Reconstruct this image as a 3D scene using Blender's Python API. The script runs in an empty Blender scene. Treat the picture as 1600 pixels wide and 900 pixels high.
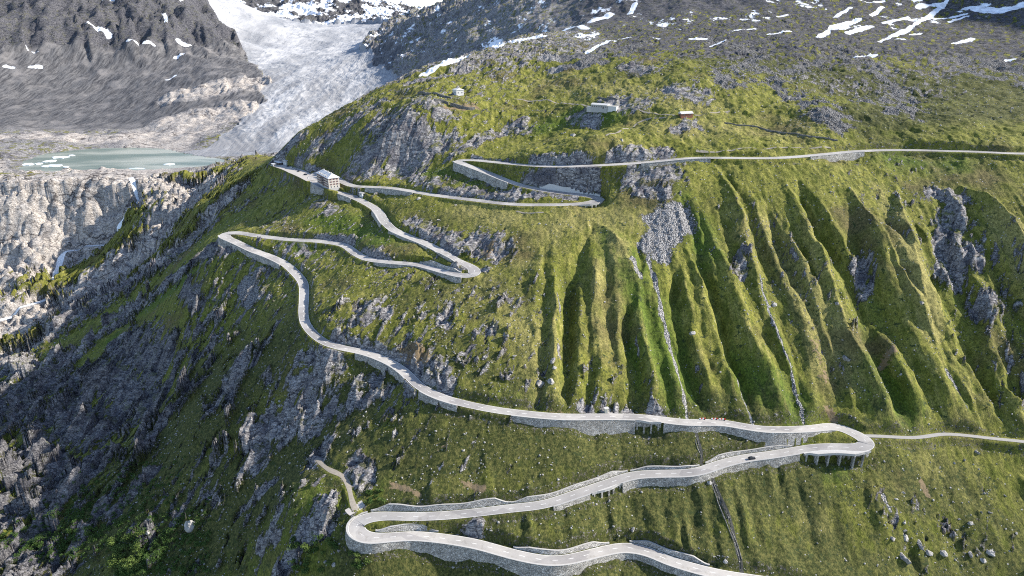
import bpy, bmesh, math, random
import numpy as np
from mathutils import Vector, Matrix

random.seed(7)
rng = np.random.default_rng(7)
S = bpy.context.scene
COL = S.collection

# ------------------------------------------------------------------ camera, sky, sun, exposure
PITCH = math.radians(22.0)
FPX = 1042.0                                   # focal length in photo pixels (1600 wide)
cam_d = bpy.data.cameras.new('camera')
cam_d.sensor_width = 36.0
cam_d.lens = 36.0 * FPX / 1600.0
cam_d.clip_start = 1.0
cam_d.clip_end = 30000.0
cam = bpy.data.objects.new('camera', cam_d)
cam.location = (0, 0, 0)
cam.rotation_euler = (math.pi / 2 - PITCH, 0, 0)
COL.objects.link(cam)
S.camera = cam

SUN_EL = math.radians(33.0)
SUN_AZ = math.radians(7.0)                    # from +X, turned towards +Y
world = bpy.data.worlds.new('World')
S.world = world
world.use_nodes = True
wn = world.node_tree.nodes
wl = world.node_tree.links
bg = wn['Background']
sky = wn.new('ShaderNodeTexSky')
sky.sky_type = 'NISHITA'
sky.sun_disc = False
sky.sun_elevation = SUN_EL
sky.sun_rotation = math.pi / 2 - SUN_AZ
sky.altitude = 2300
sky.air_density = 1.0
sky.dust_density = 3.0
sky.ozone_density = 1.0
bg.inputs['Strength'].default_value = 0.15
wl.new(sky.outputs['Color'], bg.inputs['Color'])

sun_d = bpy.data.lights.new('sun', 'SUN')
sun_d.energy = 4.4
sun_d.angle = math.radians(1.0)
sun_d.color = (1.0, 0.94, 0.84)
sun = bpy.data.objects.new('sun', sun_d)
sv = Vector((math.cos(SUN_EL) * math.cos(SUN_AZ), math.cos(SUN_EL) * math.sin(SUN_AZ), math.sin(SUN_EL)))
sun.rotation_euler = sv.to_track_quat('Z', 'Y').to_euler()
sun.location = (600, 200, 600)
COL.objects.link(sun)

S.view_settings.view_transform = 'Standard'
S.view_settings.look = 'None'
S.view_settings.gamma = 1.0
S.view_settings.use_curve_mapping = False
S.view_settings.exposure = 1.3
S.render.engine = 'CYCLES'
S.cycles.max_bounces = 4
S.cycles.diffuse_bounces = 3
S.cycles.use_denoising = False
S.cycles.filter_width = 1.1

# ------------------------------------------------------------------ survey: sight lines -> ground coordinates
CP, SP = math.cos(PITCH), math.sin(PITCH)

def ray(u, v):
    a, b = (u - 800.0) / FPX, (v - 450.0) / FPX
    return np.array([a, CP - b * SP, -SP - b * CP])

def PZ(u, v, z):                                # point on a sight line at height z
    d = ray(u, v)
    return d * (z / d[2])

def PY(u, v, y):                                # point on a sight line at distance y
    d = ray(u, v)
    return d * (y / d[1])

def smooth(a, e0, e1):
    t = np.clip((a - e0) / (e1 - e0), 0, 1)
    return t * t * (3 - 2 * t)

# ------------------------------------------------------------------ the pass road: surveyed centre line
ROAD_PX = [
 (1330,930,-286),(1225,912),(1125,897,-277),(1050,877),(1012,861),(975,855),(937,862),(887,874),(850,875),(800,865),(750,851),
 (700,842,-265.6),(650,837),(612,839),(580,841),(563,836,-263),(554,826),(558,815),(575,809,-261),(600,806),(650,807),(700,805,-259),
 (750,800),(800,794),(850,788),(900,772),(950,755),(987,743),(1025,740),(1075,739),(1100,734),(1125,725),(1162,716),
 (1200,711),(1237,705),(1275,699),(1312,698,-239.5),(1338,700),(1354,697,-238),(1356,689),(1340,680),(1322,671,-236.5),(1300,666),(1262,670),
 (1200,671),(1162,666),(1125,660),(1075,660),(1037,656),(1000,652),(950,651),(875,651),(800,644),(750,636),(700,624),
 (670,612),(650,599),(635,583),(612,567),(575,552),(537,544),(510,536),(490,522),(477,505),(474,487),(475,465),(474,443),
 (462,427),(445,412),(420,400),(398,392),(375,381),(355,372,-193),(350,367),(358,364),(375,364,-191.5),(400,368),(450,374),
 (500,377),(537,383),(555,395),(575,405),(612,410),(650,413),(675,419),(700,426),(725,431,-174.5),(742,428),(738,418,-173),
 (712,406),(687,391),(662,379),(632,367),(612,357),(600,344),(591,330),(575,319),(550,307),(525,299),(505,292,-156.5),
 (492,283),(488,276,-155),(505,268),(530,281),(550,290,-153),(575,292),(612,294),(650,300),(687,306),(737,312),(800,319),(850,320),(900,319),(925,316,-139.5),
 (937,312),(930,308,-138),(907,304.5),(875,301),(837,295),(800,285),(762,270),(735,260),(720,254.5,-126.5),(717,251.5),(728,250,-125.5),
 (750,251),(800,256),(850,259.5),(900,259.5),(950,257.5),(1000,254.5),(1037,251),(1075,247.5,-108),(1112,246.5),(1200,247),
 (1250,244.5),(1300,240),(1337,236.5),(1387,234.5),(1450,235),(1525,237),(1600,240,-100),(1700,239),(1800,238,-98)]
SIDE_PX = [(1349,681),(1375,681.5),(1425,684),(1450,681.5),(1475,678),(1512,680.5),(1550,685),(1600,690),(1680,700)]

def resample(p, step):
    s = np.r_[0, np.cumsum(np.linalg.norm(np.diff(p[:, :2], axis=0), axis=1))]
    n = max(2, int(s[-1] / step))
    t = np.linspace(0, s[-1], n)
    return np.stack([np.interp(t, s, p[:, k]) for k in range(p.shape[1])], 1)

def catmull(p, sub=8):
    q = np.vstack([2 * p[0] - p[1], p, 2 * p[-1] - p[-2]])
    out = []
    for i in range(1, len(q) - 2):
        a, b, c, d = q[i - 1], q[i], q[i + 1], q[i + 2]
        for t in np.linspace(0, 1, sub, endpoint=False):
            out.append(0.5 * (2 * b + (c - a) * t + (2 * a - 5 * b + 4 * c - d) * t * t + (3 * b - a - 3 * c + d) * t ** 3))
    out.append(q[-2])
    return np.array(out)

def gsmooth(p, sig):
    r = int(3 * sig) + 1
    k = np.exp(-0.5 * (np.arange(-r, r + 1) / sig) ** 2)
    k /= k.sum()
    q = np.vstack([np.repeat(p[:1], r, 0), p, np.repeat(p[-1:], r, 0)])
    return np.stack([np.convolve(q[:, j], k, mode='valid') for j in range(p.shape[1])], 1)

def survey(px):
    uv = np.array([(a[0], a[1]) for a in px], float)
    uv = catmull(uv, 8)
    anch = [(i * 8, a[2]) for i, a in enumerate(px) if len(a) > 2]
    ia = np.array([a[0] for a in anch]); za = np.array([a[1] for a in anch], float)
    z = np.interp(np.arange(len(uv)), ia, za)
    for _ in range(12):
        P = np.array([PZ(u, v, zz) for (u, v), zz in zip(uv, z)])
        s = np.r_[0, np.cumsum(np.linalg.norm(np.diff(P[:, :2], axis=0), axis=1))]
        z = 0.5 * z + 0.5 * np.interp(s, s[ia], za)
    P = np.array([PZ(u, v, zz) for (u, v), zz in zip(uv, z)])
    P = resample(P, 1.5)
    return gsmooth(P, 2.6)

ROAD = survey(ROAD_PX)
HP = [(i, a) for i, a in enumerate(ROAD_PX)]
z0 = PZ(1349, 681, -237.3)
SIDE = survey([(u, v) + ((-237.3,) if i == 0 else (-237.6,) if i == 1 else (-241,) if i == len(SIDE_PX) - 1 else ()) for i, (u, v) in enumerate(SIDE_PX)])

def px_of(p):
    x, y, z = p[..., 0], p[..., 1], p[..., 2]
    d = y * CP - z * SP
    return np.stack([800 + FPX * x / d, 450 + FPX * (-(y * SP + z * CP)) / d], -1)

ROAD_UV = px_of(ROAD)

def road_i(u, v, lo=0, hi=None):
    hi = hi or len(ROAD)
    return lo + int(np.argmin(((ROAD_UV[lo:hi] - (u, v)) ** 2).sum(1)))

# ------------------------------------------------------------------ terrain: broad form through surveyed heights
CTRL = []
def cz(*a):
    for u, v, z in a: CTRL.append(PZ(u, v, z))
def cy(*a):
    for u, v, y in a: CTRL.append(PY(u, v, y))
def cw(*a):
    for p in a: CTRL.append(np.array(p, float))

for p in resample(ROAD, 14): CTRL.append(p)
for p in resample(SIDE, 16): CTRL.append(p)
# slope below the lowest bend and under the frame
cz((545,905,-281),(700,905,-284),(850,915,-287),(400,900,-310),(1300,880,-281),(1450,880,-283),(1600,900,-287),(1450,780,-263),(1600,790,-266))
cw((0,200,-330),(150,190,-335),(350,200,-320),(-150,220,-350),(0,60,-430),(300,50,-420),(600,150,-300),(-350,150,-440),(0,-300,-520),(500,-300,-500),(-600,-200,-540))
# left flank
cz((480,700,-262),(400,560,-236),(300,480,-243),(440,800,-271),(250,800,-314),(250,600,-303),(120,820,-342),(100,700,-347),(120,600,-338),
   (0,600,-368),(0,750,-368),(0,900,-364),(200,500,-304),(130,520,-330),(250,440,-268),(160,450,-312),(300,400,-232),(380,300,-190),(300,330,-224),(340,300,-206),
   (230,400,-280),(420,262,-163),(400,450,-218))
cw((-700,500,-440),(-900,700,-430),(-620,300,-440),(-1000,400,-470),(-520,420,-372))
# gorge and pale slabs, lake basin
cz((0,490,-352),(60,462,-340),(40,420,-315),(100,400,-318),(130,375,-300),(170,372,-292),(195,330,-262),(205,300,-232),(100,330,-262),(0,380,-296),(0,330,-255),(50,290,-226),
   (130,285,-222),(250,290,-218),(320,278,-212),(0,275,-216),(0,240,-208),(-100,300,-235),(-150,420,-330),(-100,250,-205))
cz((40,255,-219),(120,262,-219.5),(330,258,-219),(200,248,-226),(120,245,-226),(280,248,-225),(60,243,-219),(240,232,-218.5),(150,230,-218.5),(200,222,-210),(90,225,-207),(20,222,-204))
# ridge of the spur above the hotel, its far side
cz((460,218,-132),(480,205,-122),(530,175,-103),(580,145,-86),(640,115,-68),(720,92,-53),(800,62,-30))
cy((380,245,940),(370,242,1080))
cw((-300,960,-190),(-235,1010,-165),(-190,1080,-150),(-350,1120,-212),(-250,1200,-190),(-150,1200,-150),(-80,1350,-130),(-60,1250,-95))
cz((440,262,-159),(470,272,-156),(455,280,-163),(480,310,-172),(430,330,-187),(520,330,-168),(400,345,-197))
cz((560,225,-124),(600,225,-121),(600,195,-101),(640,185,-95),(640,150,-81),(680,215,-112),(715,150,-79),(740,180,-94),(690,170,-87),(780,165,-88),(780,215,-112),(850,225,-113),(840,130,-70),
   (620,260,-139),(700,285,-140),(760,295,-139))
# alp above the top road
cz((940,168,-83),(930,205,-101),(1070,180,-83),(1100,130,-60),(1000,100,-48),(900,100,-51),(1100,72,-33),(1200,150,-70),(1200,210,-96),(1300,185,-82),(1300,115,-57),(1500,205,-88),(1600,150,-74),(1500,120,-60),(1400,160,-77),(1600,200,-89))
# mountain behind the alp
cy((1000,60,980),(900,45,1180),(1300,65,930),(1500,65,940),(1600,70,900),(1200,50,980),(1150,20,1120),(1300,5,1130),(1500,5,1120),(1000,10,1250),(900,0,1500),(1650,20,1000))
cw((300,1450,120),(700,1400,210),(0,1800,60),(300,1900,260),(1000,1300,330),(900,900,20),(1200,850,260),(1300,560,-60),(1000,250,-270),(800,560,-88),(800,360,-245),(560,345,-244),(1100,700,40),(1700,900,420),(1500,1600,600),(600,2300,420),(900,200,-250))  # far-right peaks here are unseen, raised to throw shade on upper-right slopes
# mountain to the right of the glacier
cy((640,36,2350),(700,22,2050),(740,10,1900),(680,60,1850),(650,90,1750),(620,60,2400),(620,122,1700),(590,105,1950),(567,85,2350),(580,62,2900),(800,12,1650),(820,40,1420),(720,60,1620))
cw((-150,2300,60),(100,2600,160),(-500,3600,-10),(-250,3200,60))
# glacier
cy((300,245,1170),(345,243,1165),(400,235,1190),(400,210,1270),(450,185,1400),(450,150,1600),(500,130,1750),(480,100,2100),(480,62,2750),(480,48,3500),(360,225,1220),(400,46,3600),(580,47,3500))
cw((-420,1300,-196),(-300,1400,-186),(-250,1550,-166))
# left bank: moraine, dark crag, distant snow peaks
cy((330,222,1225),(385,185,1400),(412,160,1560),(417,125,1800),(392,100,2050),(350,70,2500),(300,38,3300))
cy((250,210,1330),(300,160,1560),(200,190,1480),(100,195,1480),(0,190,1450),(330,120,1780),(250,150,1680),(150,150,1720),(50,160,1650),(250,110,1900),(100,112,1850),(0,108,1780),(350,100,1950),
   (300,70,2080),(200,80,1960),(100,70,1950),(0,60,1900),(290,28,2250),(200,20,2200),(100,5,2150),(0,0,2100),(265,4,2400),(-100,150,1600),(-100,50,1900))
cw((-2000,2600,330),(-1500,2700,250),(-2300,2000,330),(-1200,3000,90),(-1900,1300,-120),(-2300,1500,60))
cy((300,30,4200),(340,8,4600),(400,20,4700),(430,30,4300),(480,20,4700),(540,35,4500),(560,4,5000),(600,20,5000),(640,30,4700),(470,0,5200),(300,0,5000),(690,22,5300),(740,22,5300))
cw((-2600,5600,420),(-1800,5900,380),(-1300,5900,260),(-600,6000,-40),(0,6000,-60),(-2900,4200,330),(2500,5500,500),(2500,3000,600),(-2900,600,-300),(2400,0,-100),(-2500,-300,-350))
CTRL = np.array(CTRL)
_d = np.linalg.norm(CTRL[:, None, :2] - CTRL[None, :, :2], axis=2)
MQ = 14.0
_n = len(CTRL)
_A = np.zeros((_n + 3, _n + 3))
_A[:_n, :_n] = np.sqrt(_d ** 2 + MQ ** 2) + 0.0
_A[:_n, :_n] -= np.eye(_n) * 1.2                # slight smoothing
_A[:_n, _n] = 1; _A[:_n, _n + 1:] = CTRL[:, :2]
_A[_n, :_n] = 1; _A[_n + 1:, :_n] = CTRL[:, :2].T
_w = np.linalg.solve(_A, np.r_[CTRL[:, 2], 0, 0, 0])

def rbf(x, y):
    sh = x.shape; x = x.ravel(); y = y.ravel()
    out = np.empty(len(x))
    for i in range(0, len(x), 20000):
        xx, yy = x[i:i + 20000], y[i:i + 20000]
        r = np.sqrt((xx[:, None] - CTRL[:, 0]) ** 2 + (yy[:, None] - CTRL[:, 1]) ** 2 + MQ ** 2)
        out[i:i + 20000] = r @ _w[:_n] + _w[_n] + xx * _w[_n + 1] + yy * _w[_n + 2]
    return out.reshape(sh)

def grow(start, end, step, rate, cap):
    out = [start]; s = step
    while out[-1] < end:
        out.append(out[-1] + s); s = min(s * rate, cap)
    return np.array(out[1:])

QUAL = 1.0
h0 = 0.75 / QUAL
core_x = np.arange(-430, 400, h0)
XS = np.r_[-(grow(430, 3200, h0, 1.006, 13))[::-1], core_x, grow(core_x[-1], 2700, h0, 1.010, 16)]
core_y = np.arange(225, 640, h0)
YS = np.r_[(225 - (grow(225, 650, 2.0, 1.15, 25) - 225))[::-1], core_y, grow(core_y[-1], 6100, h0, 1.0052, 13)]
NX, NY = len(XS), len(YS)
print('grid', NX, NY, NX * NY)
# broad form on every 4th line, then cubic interpolation
cxs = np.r_[XS[::4], XS[-1] + 13] if (NX - 1) % 4 else XS[::4]
cys = np.r_[YS[::4], YS[-1] + 13] if (NY - 1) % 4 else YS[::4]
CB = rbf(*np.meshgrid(cxs, cys))

def cubic1(xc, M, x):
    i = np.clip(np.searchsorted(xc, x, side='right') - 1, 0, len(xc) - 2)
    i0 = np.clip(i - 1, 0, None); i2 = i + 1; i3 = np.clip(i + 2, None, len(xc) - 1)
    h = xc[i2] - xc[i]
    t = (x - xc[i]) / h
    m1 = (M[:, i2] - M[:, i0]) / (xc[i2] - xc[i0]) * h
    m2 = (M[:, i3] - M[:, i]) / (xc[i3] - xc[i]) * h
    t2, t3 = t * t, t * t * t
    return (2*t3 - 3*t2 + 1) * M[:, i] + (t3 - 2*t2 + t) * m1 + (-2*t3 + 3*t2) * M[:, i2] + (t3 - t2) * m2

Z = cubic1(cys, cubic1(cxs, CB, XS).T, YS).T.astype(np.float64)
X, Y = np.meshgrid(XS, YS)

def zat(x, y, F):
    i = np.clip(np.searchsorted(XS, x, side='right') - 1, 0, NX - 2)
    j = np.clip(np.searchsorted(YS, y, side='right') - 1, 0, NY - 2)
    tx = (x - XS[i]) / (XS[i + 1] - XS[i]); ty = (y - YS[j]) / (YS[j + 1] - YS[j])
    return (F[j, i] * (1 - tx) + F[j, i + 1] * tx) * (1 - ty) + (F[j + 1, i] * (1 - tx) + F[j + 1, i + 1] * tx) * ty

T_MARCH = np.concatenate([np.arange(200, 1000, 0.5), np.arange(1000, 6500, 2.0)])
def ground(u, v, F=None):                        # where a sight line meets the terrain
    F = Z if F is None else F
    d = ray(u, v)
    P = d[None, :] * T_MARCH[:, None]
    ok = (P[:, 1] < YS[-2]) & (P[:, 0] > XS[1]) & (P[:, 0] < XS[-2])
    below = ok & (P[:, 2] < zat(P[:, 0], P[:, 1], F))
    k = int(np.argmax(below)) if below.any() else len(P) - 1
    p = P[k].copy(); p[2] = zat(p[0], p[1], F)
    return p
BASE = Z.copy()
def G(u, v): return ground(u, v, BASE)

# ------------------------------------------------------------------ noise
def _h(i, j, s):
    h = (i.astype(np.int64) * 374761393 + j.astype(np.int64) * 668265263 + s * 974711) & 0xffffffff
    h = ((h ^ (h >> 13)) * 1274126177) & 0xffffffff
    return (h ^ (h >> 16)) & 0xffff

def gn(x, y, s=0):                               # gradient noise, about -0.7..0.7
    x0 = np.floor(x); y0 = np.floor(y)
    fx = x - x0; fy = y - y0
    ux = fx * fx * fx * (fx * (fx * 6 - 15) + 10); uy = fy * fy * fy * (fy * (fy * 6 - 15) + 10)
    def g(a, b):
        ang = _h(x0 + a, y0 + b, s) * (2 * math.pi / 65536)
        return np.cos(ang) * (fx - a) + np.sin(ang) * (fy - b)
    n0 = g(0, 0) * (1 - ux) + g(1, 0) * ux
    n1 = g(0, 1) * (1 - ux) + g(1, 1) * ux
    return (n0 * (1 - uy) + n1 * uy) * 1.4

def fbm(x, y, s=0, oc=4, gain=0.5):
    a, f, t = 1.0, 1.0, 0.0
    for k in range(oc):
        t = t + a * gn(x * f, y * f, s + 17 * k); a *= gain; f *= 2.03
    return t

def ridged(x, y, s=0, oc=4, gain=0.5):
    a, f, t = 1.0, 1.0, 0.0
    for k in range(oc):
        t = t + a * (1 - 2.2 * np.abs(gn(x * f, y * f, s + 17 * k))); a *= gain; f *= 2.03
    return t

def facets(x, y, s=0, tilt=0.6, off=1.0):                 # tilted blocks: each cell its own plane
    x0 = np.floor(x); y0 = np.floor(y)
    best = np.full(x.shape, 9.0); out = np.zeros(x.shape)
    for a in (-1, 0, 1):
        for b in (-1, 0, 1):
            i, j = x0 + a, y0 + b
            px = i + _h(i, j, s) / 65536.0; py = j + _h(i, j, s + 1) / 65536.0
            dx, dy = x - px, y - py
            d = dx * dx + dy * dy
            h = off * (_h(i, j, s + 2) / 65536.0 - 0.5) + tilt * ((_h(i, j, s + 3) / 32768.0 - 1) * dx + (_h(i, j, s + 4) / 32768.0 - 1) * dy)
            m = d < best
            best = np.where(m, d, best); out = np.where(m, h, out)
    return out

def domes(x, y, s=0):                            # rounded humps with creases between
    x0 = np.floor(x); y0 = np.floor(y)
    best = np.full(x.shape, 9.0)
    for a in (-1, 0, 1):
        for b in (-1, 0, 1):
            i, j = x0 + a, y0 + b
            d = (x - i - _h(i, j, s) / 65536.0) ** 2 + (y - j - _h(i, j, s + 1) / 65536.0) ** 2
            best = np.minimum(best, d)
    return 1 - np.clip(best, 0, 1.2)

# ------------------------------------------------------------------ zones on the ground (capsules in metres)
def win(x0, x1, y0, y1):
    return (slice(max(0, np.searchsorted(YS, y0) - 1), np.searchsorted(YS, y1) + 1), slice(max(0, np.searchsorted(XS, x0) - 1), np.searchsorted(XS, x1) + 1))

def seg_dist(w, a, b):
    xx, yy = X[w], Y[w]
    vx, vy = b[0] - a[0], b[1] - a[1]
    L = vx * vx + vy * vy + 1e-9
    t = np.clip(((xx - a[0]) * vx + (yy - a[1]) * vy) / L, 0, 1)
    return np.hypot(xx - a[0] - t * vx, yy - a[1] - t * vy), t

def zone(M, pts, r, val=1.0, fall=2.0):
    """pts: sight lines along the zone's spine; r: half width in metres (value 0.5 there)"""
    P = [G(*p[:2]) for p in pts]
    if len(P) == 1: P.append(P[0] + (0.01, 0, 0))
    rr = [p[2] if len(p) > 2 else r for p in pts]
    if len(rr) == 1: rr.append(rr[0])
    for a, b, ra, rb in zip(P[:-1], P[1:], rr[:-1], rr[1:]):
        R = max(ra, rb) * fall
        w = win(min(a[0], b[0]) - R, max(a[0], b[0]) + R, min(a[1], b[1]) - R, max(a[1], b[1]) + R)
        if M[w].size == 0: continue
        d, t = seg_dist(w, a, b)
        m = val * np.clip(1 - d / ((ra + (rb - ra) * t) * fall), 0, 1) ** (1 if fall == 2.0 else 1)
        M[w] = np.maximum(M[w], m)

NEAR = (Y < 1000) & (X > -700) & (X < 700)
exec_t = {}
# ridges and gullies of the steep face
RIDGES = [
 ([(1110,255),(1137,297),(1160,345),(1173,400),(1185,450),(1197,487),(1222,555),(1250,640)], 13, 7),
 ([(1072,375),(1097,450),(1119,517),(1146,587),(1170,650)], 11, 6),
 ([(1320,285),(1350,340),(1375,380),(1413,450),(1446,500),(1464,550),(1484,590),(1506,648)], 18, 13),
 ([(1398,285),(1412,350),(1426,430),(1452,490)], 11, 8),
 ([(1500,287),(1550,332),(1592,400),(1650,500),(1720,620)], 20, 12),
 ([(1535,470),(1548,520),(1565,570),(1600,650)], 13, 10),
 ([(1225,275),(1260,350),(1282,425),(1302,480),(1326,540),(1362,625)], 13, 7),
 ([(1000,470),(1010,540),(1025,620)], 9, 4),
 ([(935,345),(975,405),(997,450)], 12, 4),
 ([(930,400),(925,480),(920,560)], 14, 4.5),
 ([(845,380),(850,450),(855,560)], 14, 3.5),
 ([(1225,330),(1245,420),(1275,500),(1318,610),(1330,640)], 10, 5),
 ([(1500,600),(1530,660)], 10, 4),
]
GULLIES = [
 ([(1122,255),(1150,297),(1173,345),(1187,400),(1199,450),(1210,487),(1236,555),(1257,657)], 9, 5),
 ([(1082,375),(1109,450),(1131,517),(1158,587),(1177,662)], 8, 5),
 ([(1330,320),(1338,380),(1345,440),(1365,480),(1390,520)], 14, 9),
 ([(1398,420),(1425,450),(1458,500),(1474,550),(1484,590),(1512,640)], 8, 6),
 ([(1470,300),(1475,370),(1490,440),(1520,500),(1540,560),(1580,620)], 24, 11),
 ([(1570,470),(1590,560),(1610,640)], 14, 9),
 ([(932,345),(905,400),(886,450),(884,540),(885,625)], 11, 6),
 ([(985,470),(984,530),(978,600),(985,645)], 9, 6),
 ([(1005,400),(1025,450),(1040,512),(1052,557),(1070,625),(1077,655)], 8, 4),
 ([(1060,400),(1050,470),(1075,560),(1100,640)], 10, 4),
 ([(1250,280),(1268,330),(1290,400)], 10, 6),
 ([(1290,400),(1305,470),(1335,540)], 9, 4),
 ([(1060,300),(1090,350),(1110,400)], 10, 4),
 ([(1200,300),(1215,380),(1235,460)], 9, 4),
]
FINE = []
_r = random.Random(3)
def lean_at(u): return float(np.interp(u, [880, 980, 1080, 1320, 1550], [-.03, .10, .33, .50, .66]))
k = 0
u0 = 852.0
while u0 < 1700:                                # parallel ribs and rills running the whole height of the face
    v0 = float(np.interp(u0, [850, 940, 1000, 1080, 1700], [380, 350, 420, 275, 262])) + _r.uniform(0, 70)
    v1 = _r.uniform(615, 668); ln = lean_at(u0) * _r.uniform(.9, 1.1)
    pts = [(u0 + ln * (v_ - v0) + _r.uniform(-3, 3), v_) for v_ in np.linspace(v0, v1, 6)]
    FINE.append((pts, _r.uniform(7.0, 11.0), _r.uniform(2.6, 4.8) * (1 if k % 2 else -1)))
    u0 += _r.uniform(10, 19); k += 1
for k in range(60):
    u = _r.uniform(860, 1640); v = _r.uniform(300, 540); L = _r.uniform(50, 130); ln = lean_at(u)
    FINE.append(([(u, v), (u + ln * L * .5, v + L * .5), (u + ln * L, min(650, v + L))], _r.uniform(3.2, 5), _r.uniform(.6, 1.4) * (1 if k % 2 else -1)))
for k in range(44):
    u = _r.uniform(620, 1620); v = _r.uniform(690, 830); L = _r.uniform(50, 130)
    lean = 0.05 + 0.4 * (u - 850) / 750
    FINE.append(([(u, v), (u + lean * L * .5, v + L * .5), (u + lean * L, v + L)], _r.uniform(4, 7.5), _r.uniform(0.9, 2.0) * (1 if k % 2 else -1)))
wx = 1.5 * fbm(X / 14, Y / 14, 91, 3) + 4 * gn(X / 60, Y / 60, 93)           # wobble so that lines are not ruled
wy = 1.5 * fbm(X / 14, Y / 14, 92, 3)
DZ = np.zeros_like(Z)
for lst, sgn in ((RIDGES, 1), (GULLIES, -1), (FINE, 1)):
    for pts, r, amp in lst:
        P = [G(*p) for p in pts]
        lo = np.min(P, 0) - 3 * r - 6; hi = np.max(P, 0) + 3 * r + 6
        w = win(lo[0], hi[0], lo[1], hi[1])
        best = np.full(X[w].shape, 1e9); tt = np.zeros(X[w].shape)
        n = len(P) - 1
        sx, sy = X[w] + wx[w], Y[w] + wy[w]
        for k in range(n):
            a, b = P[k], P[k + 1]
            vx, vy = b[0] - a[0], b[1] - a[1]
            t = np.clip(((sx - a[0]) * vx + (sy - a[1]) * vy) / (vx * vx + vy * vy), 0, 1)
            d = np.hypot(sx - a[0] - t * vx, sy - a[1] - t * vy)
            m = d < best
            best = np.where(m, d, best); tt = np.where(m, (k + t) / n, tt)
        rr_ = r * (.28 + .72 * smooth(tt, 0, .42)) * (1 + .25 * gn(X[w] / 13, Y[w] / 13, 95))
        prof = np.clip(1 - best / rr_, 0, 1)
        prof = smooth(prof, -.12, 1.05) if lst is FINE else (prof ** 1.25 if sgn > 0 else prof ** 1.1)
        ends = (.18 + .82 * smooth(tt, 0, 0.34)) * smooth(tt, 0, .05) * (1 - smooth(tt, 0.92, 1.0) * 0.5) * np.where(lst is FINE, .85 + .5 * tt, 1.0)
        DZ[w] += sgn * amp * (1.0 if lst is not FINE else 1.0) * prof * ends
Z += DZ
print('gullies done')

# material zones -----------------------------------------------------------------------------------
def new(): return np.zeros_like(Z)
ROCK, SCREE, SNOW, PALE, LUSH, DRY, EARTH, MORAINE, DARK = (new() for _ in range(9))
# crags above and around the hotel
for pts, r in [
 ([(575,245),(610,215),(650,240)], 26), ([(590,190),(640,205)], 18), ([(660,235),(700,220)], 14), ([(705,245),(760,215),(820,188)], 7),
 ([(480,240),(520,215),(560,185),(590,165)], 12), ([(430,250),(470,215)], 9), ([(520,325)], 9), ([(497,318)], 8),
 ([(575,275),(590,270)], 8), ([(690,300),(740,300),(800,308)], 7), ([(460,265),(490,262)], 6),
 ([(640,345),(700,375),(770,395)], 7), ([(705,385),(745,380),(775,390)], 13), ([(560,395),(600,402)], 6), ([(500,372),(550,376)], 6),
 ([(995,280),(1045,270)], 12), ([(1005,300),(1040,308)], 8), ([(960,245),(1040,238)], 7), ([(820,280),(870,284),(930,290)], 5), ([(830,250),(920,252)], 3.5),
 ([(820,308),(900,312)], 3.5), ([(740,245),(800,252)], 3),
 ([(960,160),(1000,165)], 14), ([(900,185),(930,190)], 9), ([(985,105),(1010,110)], 14), ([(1050,140),(1090,150)], 13), ([(1060,205),(1080,195)], 8), ([(820,205),(810,195)], 8),
 ([(620,270),(680,290)], 6), ([(650,160),(690,180)], 10), ([(720,110),(760,90),(800,75)], 16), ([(640,130),(700,120)], 10),
 ([(480,240),(450,262)], 6)]:
    zone(ROCK, pts, r)
# outcrops on the face
for pts, r in [
 ([(1490,330),(1480,390)], 9), ([(1460,300),(1500,315)], 7), ([(1480,420),(1520,400)], 9), ([(1540,470)], 10), ([(1345,400),(1350,440)], 7),
 ([(640,600),(690,585)], 8), ([(520,530),(600,550),(680,590)], 4.5), ([(630,560),(670,580),(690,600)], 10), ([(560,500),(600,490)], 7), ([(690,500),(700,480)], 5), ([(770,515)], 5),
 ([(950,645),(985,640)], 5), ([(910,630),(920,640)], 4), ([(1020,640),(1030,648)], 4), ([(560,720),(570,750)], 7), ([(505,700),(495,720)], 7), ([(540,740)], 4), ([(700,420),(760,420)], 3),
 ([(590,470),(560,480)], 6), ([(470,560),(530,575)], 5), ([(480,395),(470,380)], 4),
 ([(1155,430),(1160,400)], 5), ([(730,830),(745,825)], 3.5)]:
    zone(ROCK, pts, r)
# left flank crags
for pts, r in [
 ([(80,600),(130,590),(190,600),(230,640)], 16), ([(100,640),(150,680),(200,640)], 20), ([(180,540),(230,555),(255,575)], 16), ([(60,700),(100,740),(90,770)], 14), ([(30,790),(60,800)], 10),
 ([(400,680),(440,660),(480,640)], 11), ([(410,710),(390,730)], 8), ([(330,640),(360,590)], 8), ([(290,610),(320,590)], 6), ([(310,560),(330,540)], 6),
 ([(360,620),(380,560)], 8), ([(120,850),(200,740),(300,600)], 6), ([(180,800),(240,740)], 6), ([(0,880),(80,800),(160,720)], 13), ([(290,450),(310,480)], 7), ([(430,510),(400,560),(410,540)], 5),
 ([(220,680),(280,560)], 6), ([(460,605),(510,590)], 6), ([(540,640),(600,610)], 6), ([(560,600),(590,590)], 5), ([(480,680),(520,640)], 6)]:
    zone(ROCK, pts, r)
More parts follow.
